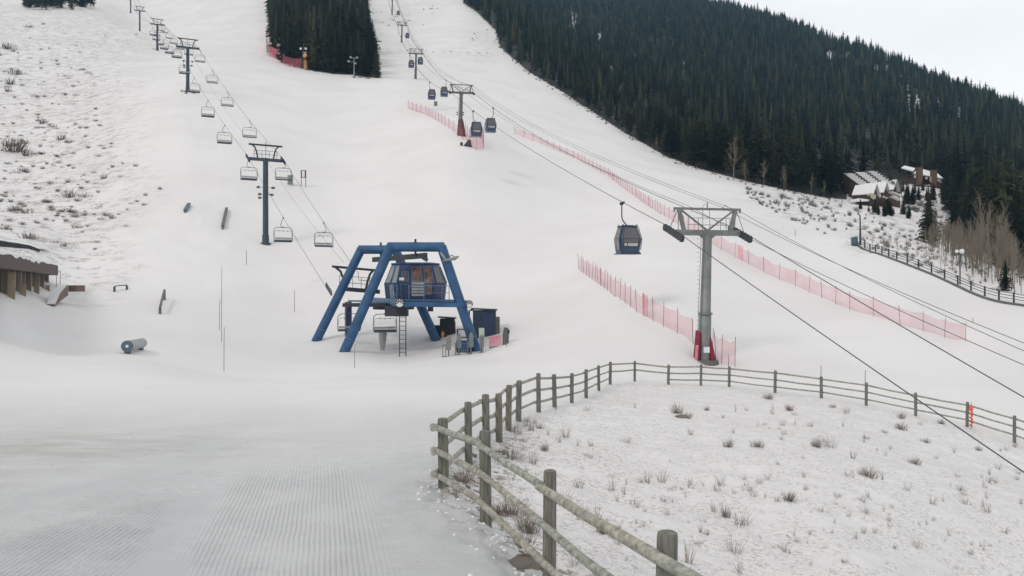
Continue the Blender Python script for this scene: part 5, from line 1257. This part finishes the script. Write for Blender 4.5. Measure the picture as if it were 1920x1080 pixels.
kp = [p+Vector((-.9, -1.6, 0)) for p in FP]; kp = [Vector((p.x, p.y, gz(p.x, p.y)+.08)) for p in kp]; mb = MB()
for a, b in zip(kp[:-1], kp[1:]):
    for j in range(4): q0 = a.lerp(b, j/4); q1 = a.lerp(b, (j+1)/4); mb.beam(Vector((q0.x, q0.y, gz(q0.x, q0.y)+.02)), Vector((q1.x, q1.y, gz(q1.x, q1.y)+.02)), .3, .42)
tag(mb.build('log_kerb', 'galvd', None, kp[0]), 'long dark log kerb at the snow edge below the distant fence', 'kerb')
g = onG(1800, 105); H = 62/F*105; t = thing('street_lamp', g, 'dark lamp post with two white globes at the right edge of the run', 'street lamp'); mb = MB(); mb.path([g-Z*.3, g+Z*H*.9, g+Z*H*.93], [.09, .06, .07], 8); mb.tube(g+Vector((-.4, 0, H*.93)), g+Vector((.25, 0, H*.93)), .04, n=6); mb.build('pole', 'dark', t)
for x, z, r in ((-.38, 1.0, .22), (.22, 1.0, .3)):
    c = g+Vector((x, 0, H*z)); mb = MB(); mb.loft([[c+Vector((math.cos(a)*math.cos(e)*r, math.sin(a)*math.cos(e)*r, math.sin(e)*r)) for a in np.arange(14)*.4488] for e in (-1.4, -.9, -.45, 0, .45, .9, 1.4)]); mb.build('globe', 'white', t, smooth=True)
g = onG(1613, 131.5); t = thing('utility_pole', g, 'tall dark wooden pole beside the teal bin at the top of the far fence', 'pole'); mb = MB(); mb.path([g-Z*.3, g+Z*2.6, g+Vector((-.05, 0, 4.6))], [.2, .13, .1], 8); mb.build('shaft', 'dark', t, smooth=True); mb = MB(); mb.beam(g+Vector((-.5, 0, 2.4)), g+Vector((.6, 0, 2.35)), .06, .06); mb.build('bracket', 'dark', t)
g = onG(1602, 129.5); t = thing('litter_bin', g, 'teal bin at the upper end of the far fence', 'bin'); mb = MB(); mb.box(g+Z*.6, (.78, .7, 1.2)); mb.build('bin_body', 'teal', t); mb = MB(); mb.poly([g+Vector((-.42, -.38, 1.22)), g+Vector((.42, -.38, 1.18)), g+Vector((.42, .38, 1.26)), g+Vector((-.42, .38, 1.3))], .07, Z); mb.build('lid', 'bluegrey', t); mb = MB(); mb.box(g+Vector((-.1, -.36, .7)), (.4, .03, .7)); mb.build('front_panel', 'bluegrey', t)

# ------------------------------------------------------------------ houses in the forest
def gable(mb, c, ux, uy, w, l, z0, zr, ov=.35, th=.25):
    """roof slabs: ridge along uy, width w along ux, eaves at z0 and ridge at zr"""
    for s in (-1, 1):
        a = c+ux*s*(w/2+ov)-uy*(l/2+ov)+Z*(z0-(zr-z0)*ov/(w/2)); b = c-uy*(l/2+ov)+Z*zr; d = c+uy*(l/2+ov)+Z*zr; e = c+ux*s*(w/2+ov)+uy*(l/2+ov)+Z*(z0-(zr-z0)*ov/(w/2))
        nn = (b-a).cross(e-a).normalized()
        if nn.z < 0: nn = -nn
        mb.poly([a, b, d, e], th, nn)
def gwall(mb, c, ux, uy, w, l, zb, z0, zr):
    for s in (-1, 1):
        o = c+uy*s*(l/2)
        mb.poly([o-ux*w/2+Z*zb, o+ux*w/2+Z*zb, o+ux*w/2+Z*z0, o+Z*zr, o-ux*w/2+Z*z0], .2, -uy*s)
    for s in (-1, 1): o = c+ux*s*(w/2-.1); mb.beam(o-uy*l/2+Z*(zb+z0)/2, o+uy*l/2+Z*(zb+z0)/2, .2, z0-zb)
def lodge():
    D = 232; g = onG(1632, D); s = D/F
    t = thing('mountain_lodge', g, 'dark timber lodge with stepped snow covered roofs at the forest edge', 'house')
    def q(px, py, dd=0): return P(px, py, D+dd)
    W = MB(); R = MB(); K = MB()
    zb = g.z-2
    # main body: three shed roofs stepping up to the right rear, each a tilted snowy slab over a dark clerestory wall
    for i, (x0, y0, x1, y1, wx) in enumerate(((1583, 325.5, 1614, 348, 22), (1605, 323.5, 1634, 345, 22), (1624, 321, 1656, 343, 20))):
        a = q(x0, y0, 17-i*1.5); b = q(x1, y1, 9-i); w = Vector((wx*.45*s, -4.2, -.55))
        nn = (b-a).cross(w).normalized(); nn = nn if nn.z > 0 else -nn
        R.poly([a, b, b+w, a+w], .35, nn)
        c1 = [a-nn*.05, b-nn*.05, a+w-nn*.05, b+w-nn*.05]
        W.poly([c1[0], c1[1], Vector((c1[1].x, c1[1].y, zb)), Vector((c1[0].x, c1[0].y, zb))], .2, Vector((0, 1, 0)))
        W.poly([c1[2], c1[3], Vector((c1[3].x, c1[3].y, zb)), Vector((c1[2].x, c1[2].y, zb))], .2, Vector((0, 1, 0)))
        W.poly([c1[0], c1[2], Vector((c1[2].x, c1[2].y, zb)), Vector((c1[0].x, c1[0].y, zb))], .2, Vector((1, 0, 0)))
        # broken dark edge where the snow has slid off
        for k in range(7): f = k/6.5; p = a.lerp(b, f)+w; K.box(p+nn*.25+Vector((.1, -.1, 0)), (.9, .35, .3+.2*random.random()))
    # front wings with gables facing right-forward
    uy = Vector((.80, -.6, 0)); ux = Vector((uy.y, -uy.x, 0)); ux = Vector((.6, .8, 0))
    uy = Vector((.76, -.65, 0)).normalized(); ux = Vector((.65, .76, 0)).normalized()
    for px, py, w, l, dd, z0 in ((1641, 346, 4.6, 4.6, -5.5, 2.3), (1660, 342.5, 4.6, 5.2, -.5, 2.5), (1678, 338.5, 4.4, 4.6, 4.5, 2.4)):
        c = q(px, py, dd); ze = c.z-z0; c0 = Vector((c.x, c.y, 0))-uy*(l*.5)
        gable(R, c0, ux, uy, w, l, ze, c.z, .5, .3); gwall(W, c0, ux, uy, w*.92, l*.92, zb, ze, c.z-.1)
    # connecting mass
    c = q(1640, 362, 4); W.box((c.x, c.y+1, (c.z+zb)/2), (11, 9, c.z-zb))
    W.build('wall', 'lodgewall', t); R.build('roof_snow', 'snowcap', t); K.build('roof_edge', 'dark', t)
    mb = MB(); a = q(1611, 378, -5); mb.poly([q(1594, 377, -6), q(1611, 373.5, -5), q(1630, 376, -6), q(1628, 377.5, -9), q(1596, 378.5, -9)], .3, Z); mb.build('canopy', 'snowcap', t)
    for px, py, w, h in ((1634, 366, .5, 1.4), (1637.5, 368, .5, 1.5), (1641, 369, .35, 1.2), (1628, 365, .6, .6), (1650, 367, .5, .9), (1657, 369, .6, .5), (1663, 371, .9, .5)):
        p = q(px, py, -7.6); mb = MB(); mb.box(p, (w, .12, h)); mb.build('window', 'pale', t)
    for px, py, w in ((1680.5, 364, 1.1), (1682, 372, .9)): mb = MB(); p = q(px, py, -4); mb.poly([p+Vector((-w, 0, .6)), p+Vector((w, -1, -.5)), p+Vector((w, 1.5, -.5)), p+Vector((-w, 2.5, .6))], .2, Z); mb.build('porch_roof', 'snowcap', t)
    mb = MB(); mb.tube(q(1686, 345, 9), q(1692, 372, 2), .15, n=6); mb.build('rafter', 'lodgewall', t)
lodge()
def brown_house():
    D = 295; g = onG(1728, D); t = thing('brown_house', g, 'brown house with two stone chimneys and snowy roof high among the trees', 'house')
    def q(px, py, dd=0): return P(px, py, D+dd)
    zb = g.z-3; a = q(1712, 343); b = q(1766, 336); W = MB(); zt = q(0, 329).z
    c = (a+b)/2; ux = Vector((1, .35, 0)).normalized(); uy = Vector((-.35, 1, 0)).normalized()
    W.beam(Vector((a.x, a.y+5, (zb+zt)/2)), Vector((b.x, b.y+5+3.4, (zb+zt)/2-.6)), 10, zt-zb); W.build('wall', 'loghouse', t)
    R = MB(); e0 = q(1711, 326.5, -1.5); e1 = q(1768, 336.5, 1.5); r0 = q(1722, 317, 5); r1 = q(1756, 326, 8)
    nn = (e1-e0).cross(r0-e0).normalized(); nn = nn if nn.z > 0 else -nn; R.poly([e0, e1, r1, r0], .4, nn)
    R.poly([q(1690, 316, 3), q(1712, 322, 0), q(1716, 317, 5), q(1696, 312.5, 8)], .4, Z); R.build('roof_snow', 'snowcap', t)
    mb = MB(); mb.beam(e0-Vector((0, .25, .3)), e1-Vector((0, .25, .3)), .4, .5); mb.build('eaves', 'dark', t)
    for px, y0, y1, w in ((1724, 315, 347, 1.6), (1750.5, 320, 352, 1.7)):
        p0 = q(px, y0, -2.2); p1 = q(px, y1, -2.2); mb = MB(); mb.beam(p1, p0, w, 1.6, up=Vector((0, 1, 0))); mb.beam(p0, p0+Z*.25, w*1.25, 1.9, up=Vector((0, 1, 0))); mb.build('chimney', 'stone', t)
    for px, py, w, h in ((1715.5, 331, .6, .9), (1737, 334, .7, .8), (1746, 336, .9, 1.8), (1748, 342, .6, .8), (1759.5, 338, 1.3, .8), (1763, 341, .8, .5)):
        mb = MB(); mb.box(q(px, py, -2.3), (w, .4, h)); mb.build('window', 'pale', t)
    mb = MB(); mb.beam(q(1712, 348, -3), q(1770, 352, -2), 2, .3)
    for px in (1714, 1730, 1744, 1760, 1769): mb.beam(q(px, 349, -3.8), q(px, 360, -3.8), .2, .2)
    mb.build('balcony', 'loghouse', t)
brown_house()
g = G(1866, 428, 150); t = thing('garage', g, 'small roof with a snow strip behind the bare aspens at right', 'house'); p = P(1866, 412, g.y); mb = MB(); mb.box(Vector((p.x, p.y+3, p.z-3)), (5.2, 6, 5.6)); mb.build('wall', 'lodgewall', t)
mb = MB(); mb.poly([P(1849, 411.5, g.y-.6), P(1884, 412.5, g.y-.6), P(1880, 407, g.y+4), P(1852, 406.5, g.y+4)], .35, Z); mb.build('roof_snow', 'snowcap', t)

# ------------------------------------------------------------------ snow guns and lights at the island
def snow_gun(px, py, h, lab, two=False):
    g = G(px, py, 240); s = g.y/F; t = thing('snow_gun', g, lab, 'snow gun'); H = h*s; mb = MB(); mb.beam(g-Z*.3, g+Z*H*.8, .55, .55, up=Vector((0, 1, 0))); mb.build('tower', 'galvd', t)
    mb = MB(); c = g+Vector((.9, -.6, H*.55)); mb.path([g+Vector((1.1, -.3, -.2)), g+Vector((1.0, -.4, H*.25)), c-Z*.6], [.75, .6, .4], 10); mb.build('padding', 'amber', t, smooth=True)
    mb = MB(); mb.path([c+Vector((-.1, .8, 0)), c, c+Vector((0, -1, .15))], [.55, .8, .7], 14); mb.build('fan_barrel', 'amber', t, smooth=True)
    mb = MB(); mb.box(c+Z*1.25, (1.0, .8, .7)); mb.build('head', 'tan', t)
    for x in (-.9, .9): mb = MB(); mb.path([g+Vector((x, -.4, H*.93)), g+Vector((x, .1, H*.95))], [.45, .3], 10); mb.build('lamp', 'white', t)
    mb = MB(); mb.tube(g+Vector((-.9, 0, H*.93)), g+Vector((.9, 0, H*.93)), .08, n=6); mb.tube(g+Z*H*.7, g+Z*H*1.2, .08, n=6); mb.build('lamp_bar', 'galvd', t)
snow_gun(569, 129, 40, 'yellow orange snow gun with lamps below the wooded island')
g = G(523, 108, 240); t = thing('floodlight_pole', g, 'pale floodlight box on a pole at the lower left of the wooded island', 'floodlight'); H = 25*g.y/F; mb = MB(); mb.beam(g-Z*.3, g+Z*H*.75, .45, .45, up=Vector((0, 1, 0))); mb.build('pole', 'galvd', t); mb = MB(); mb.box(g+Vector((0, -.2, H*.88)), (1.2, .6, 1.4)); mb.build('lamp_box', 'greypanel', t); mb = MB(); mb.box(g+Vector((.5, -.3, H*.2)), (.8, .6, 2.0)); mb.build('padding', 'tan', t)
g = G(664, 146, 240); t = thing('floodlight_pole', g, 'grey pole with four lamps before the right half of the wooded island', 'floodlight'); H = 38*g.y/F; mb = MB(); mb.path([g-Z*.3, g+Z*H*.3, g+Z*H], [.5, .22, .15], 8); mb.tube(g+Vector((-1.2, 0, H)), g+Vector((1.2, 0, H*.97)), .1, n=6); mb.build('pole', 'galv', t)
for x, z in ((-1.1, 1), (1.1, .98), (-1.9, .8), (.5, .7)): mb = MB(); mb.path([g+Vector((x, -.5, H*z)), g+Vector((x*.8, .1, H*z+.1))], [.4, .25], 8); mb.tube(g+Vector((x*.8, .1, H*z)), g+Z*H*z*.97, .07, n=5); mb.build('lamp', 'greypanel', t)

# ------------------------------------------------------------------ air
mb = MB(); mb.box((0, 450, 190), (2600, 1500, 520))
hz = mb.build('haze', 'snow'); m = bpy.data.materials.new('cold_air'); m.use_nodes = True; nt = m.node_tree; nt.nodes.clear()
o = N(nt, 'ShaderNodeOutputMaterial'); v = N(nt, 'ShaderNodeVolumePrincipled'); v.inputs['Color'].default_value = (.38, .66, .9, 1); v.inputs['Density'].default_value = .00017; v.inputs['Anisotropy'].default_value = .2
nt.links.new(v.outputs[0], o.inputs['Volume']); hz.data.materials.clear(); hz.data.materials.append(m); tag(hz, 'thin cold haze over the whole slope', 'haze', None, 'stuff')

# ------------------------------------------------------------------ sky, sun, camera
SUN_DIR = Vector((-.45, -.55, .62)).normalized()                   # towards the sun
el = math.asin(SUN_DIR.z); az = math.atan2(SUN_DIR.x, SUN_DIR.y)
w = bpy.data.worlds.new('World'); SC.world = w; w.use_nodes = True; nt = w.node_tree; bg = nt.nodes['Background']
sk = N(nt, 'ShaderNodeTexSky', sky_type='NISHITA'); sk.sun_disc = False; sk.sun_elevation = el; sk.sun_rotation = az; sk.air_density = 1.0; sk.dust_density = 4.0; sk.ozone_density = 1.0
hs = N(nt, 'ShaderNodeMix', data_type='RGBA'); hs.inputs[0].default_value = .82; hs.inputs[7].default_value = (9.75, 9.68, 9.62, 1)
nt.links.new(sk.outputs[0], hs.inputs[6])
# sky shaped brighter low over the right hand ridge, dimmer elsewhere to spare the snow
tc = N(nt, 'ShaderNodeTexCoord'); dt = N(nt, 'ShaderNodeVectorMath', operation='DOT_PRODUCT'); dt.inputs[1].default_value = Vector((.5, .82, .26)).normalized(); nt.links.new(tc.outputs['Generated'], dt.inputs[0])
mr = N(nt, 'ShaderNodeMapRange', interpolation_type='SMOOTHSTEP'); mr.inputs['From Min'].default_value = .55; mr.inputs['From Max'].default_value = .97; mr.inputs['To Min'].default_value = .93; mr.inputs['To Max'].default_value = 1.34; nt.links.new(dt.outputs['Value'], mr.inputs['Value'])
cn = N(nt, 'ShaderNodeTexNoise'); cn.inputs['Scale'].default_value = 3.2; cn.inputs['Detail'].default_value = 5; cm = N(nt, 'ShaderNodeMapping'); cm.inputs['Scale'].default_value = (1, 1, 3); nt.links.new(tc.outputs['Generated'], cm.inputs[0]); nt.links.new(cm.outputs[0], cn.inputs['Vector'])
cr_ = N(nt, 'ShaderNodeMapRange'); cr_.inputs['From Min'].default_value = .3; cr_.inputs['From Max'].default_value = .7; cr_.inputs['To Min'].default_value = .9; cr_.inputs['To Max'].default_value = 1.06; nt.links.new(cn.outputs['Fac'], cr_.inputs['Value'])
mm_ = N(nt, 'ShaderNodeMath', operation='MULTIPLY'); nt.links.new(mr.outputs[0], mm_.inputs[0]); nt.links.new(cr_.outputs[0], mm_.inputs[1])
sc_ = N(nt, 'ShaderNodeVectorMath', operation='SCALE'); nt.links.new(hs.outputs[2], sc_.inputs[0]); nt.links.new(mm_.outputs[0], sc_.inputs['Scale']); nt.links.new(sc_.outputs[0], bg.inputs['Color']); bg.inputs['Strength'].default_value = .093
ld = bpy.data.lights.new('sun', 'SUN'); ld.energy = .8; ld.angle = math.radians(12); ld.color = (1, .945, .91)
lo = bpy.data.objects.new('sun', ld); COL.objects.link(lo); lo.rotation_euler = SUN_DIR.to_track_quat('Z', 'Y').to_euler()
cd = bpy.data.cameras.new('camera'); cd.sensor_width = 36; cd.lens = 36*F/1920; cd.clip_end = 8000; cd.clip_start = .1
co = bpy.data.objects.new('camera', cd); COL.objects.link(co); co.location = (0, 0, 0); co.rotation_euler = (math.radians(90), 0, 0); SC.camera = co
SC.view_settings.view_transform = 'Standard'; SC.view_settings.look = 'None'; SC.view_settings.exposure = .08; SC.view_settings.gamma = 1
SC.render.engine = 'CYCLES'; SC.cycles.use_denoising = True; SC.cycles.volume_bounces = 0; SC.cycles.max_bounces = 6; SC.cycles.transparent_max_bounces = 12
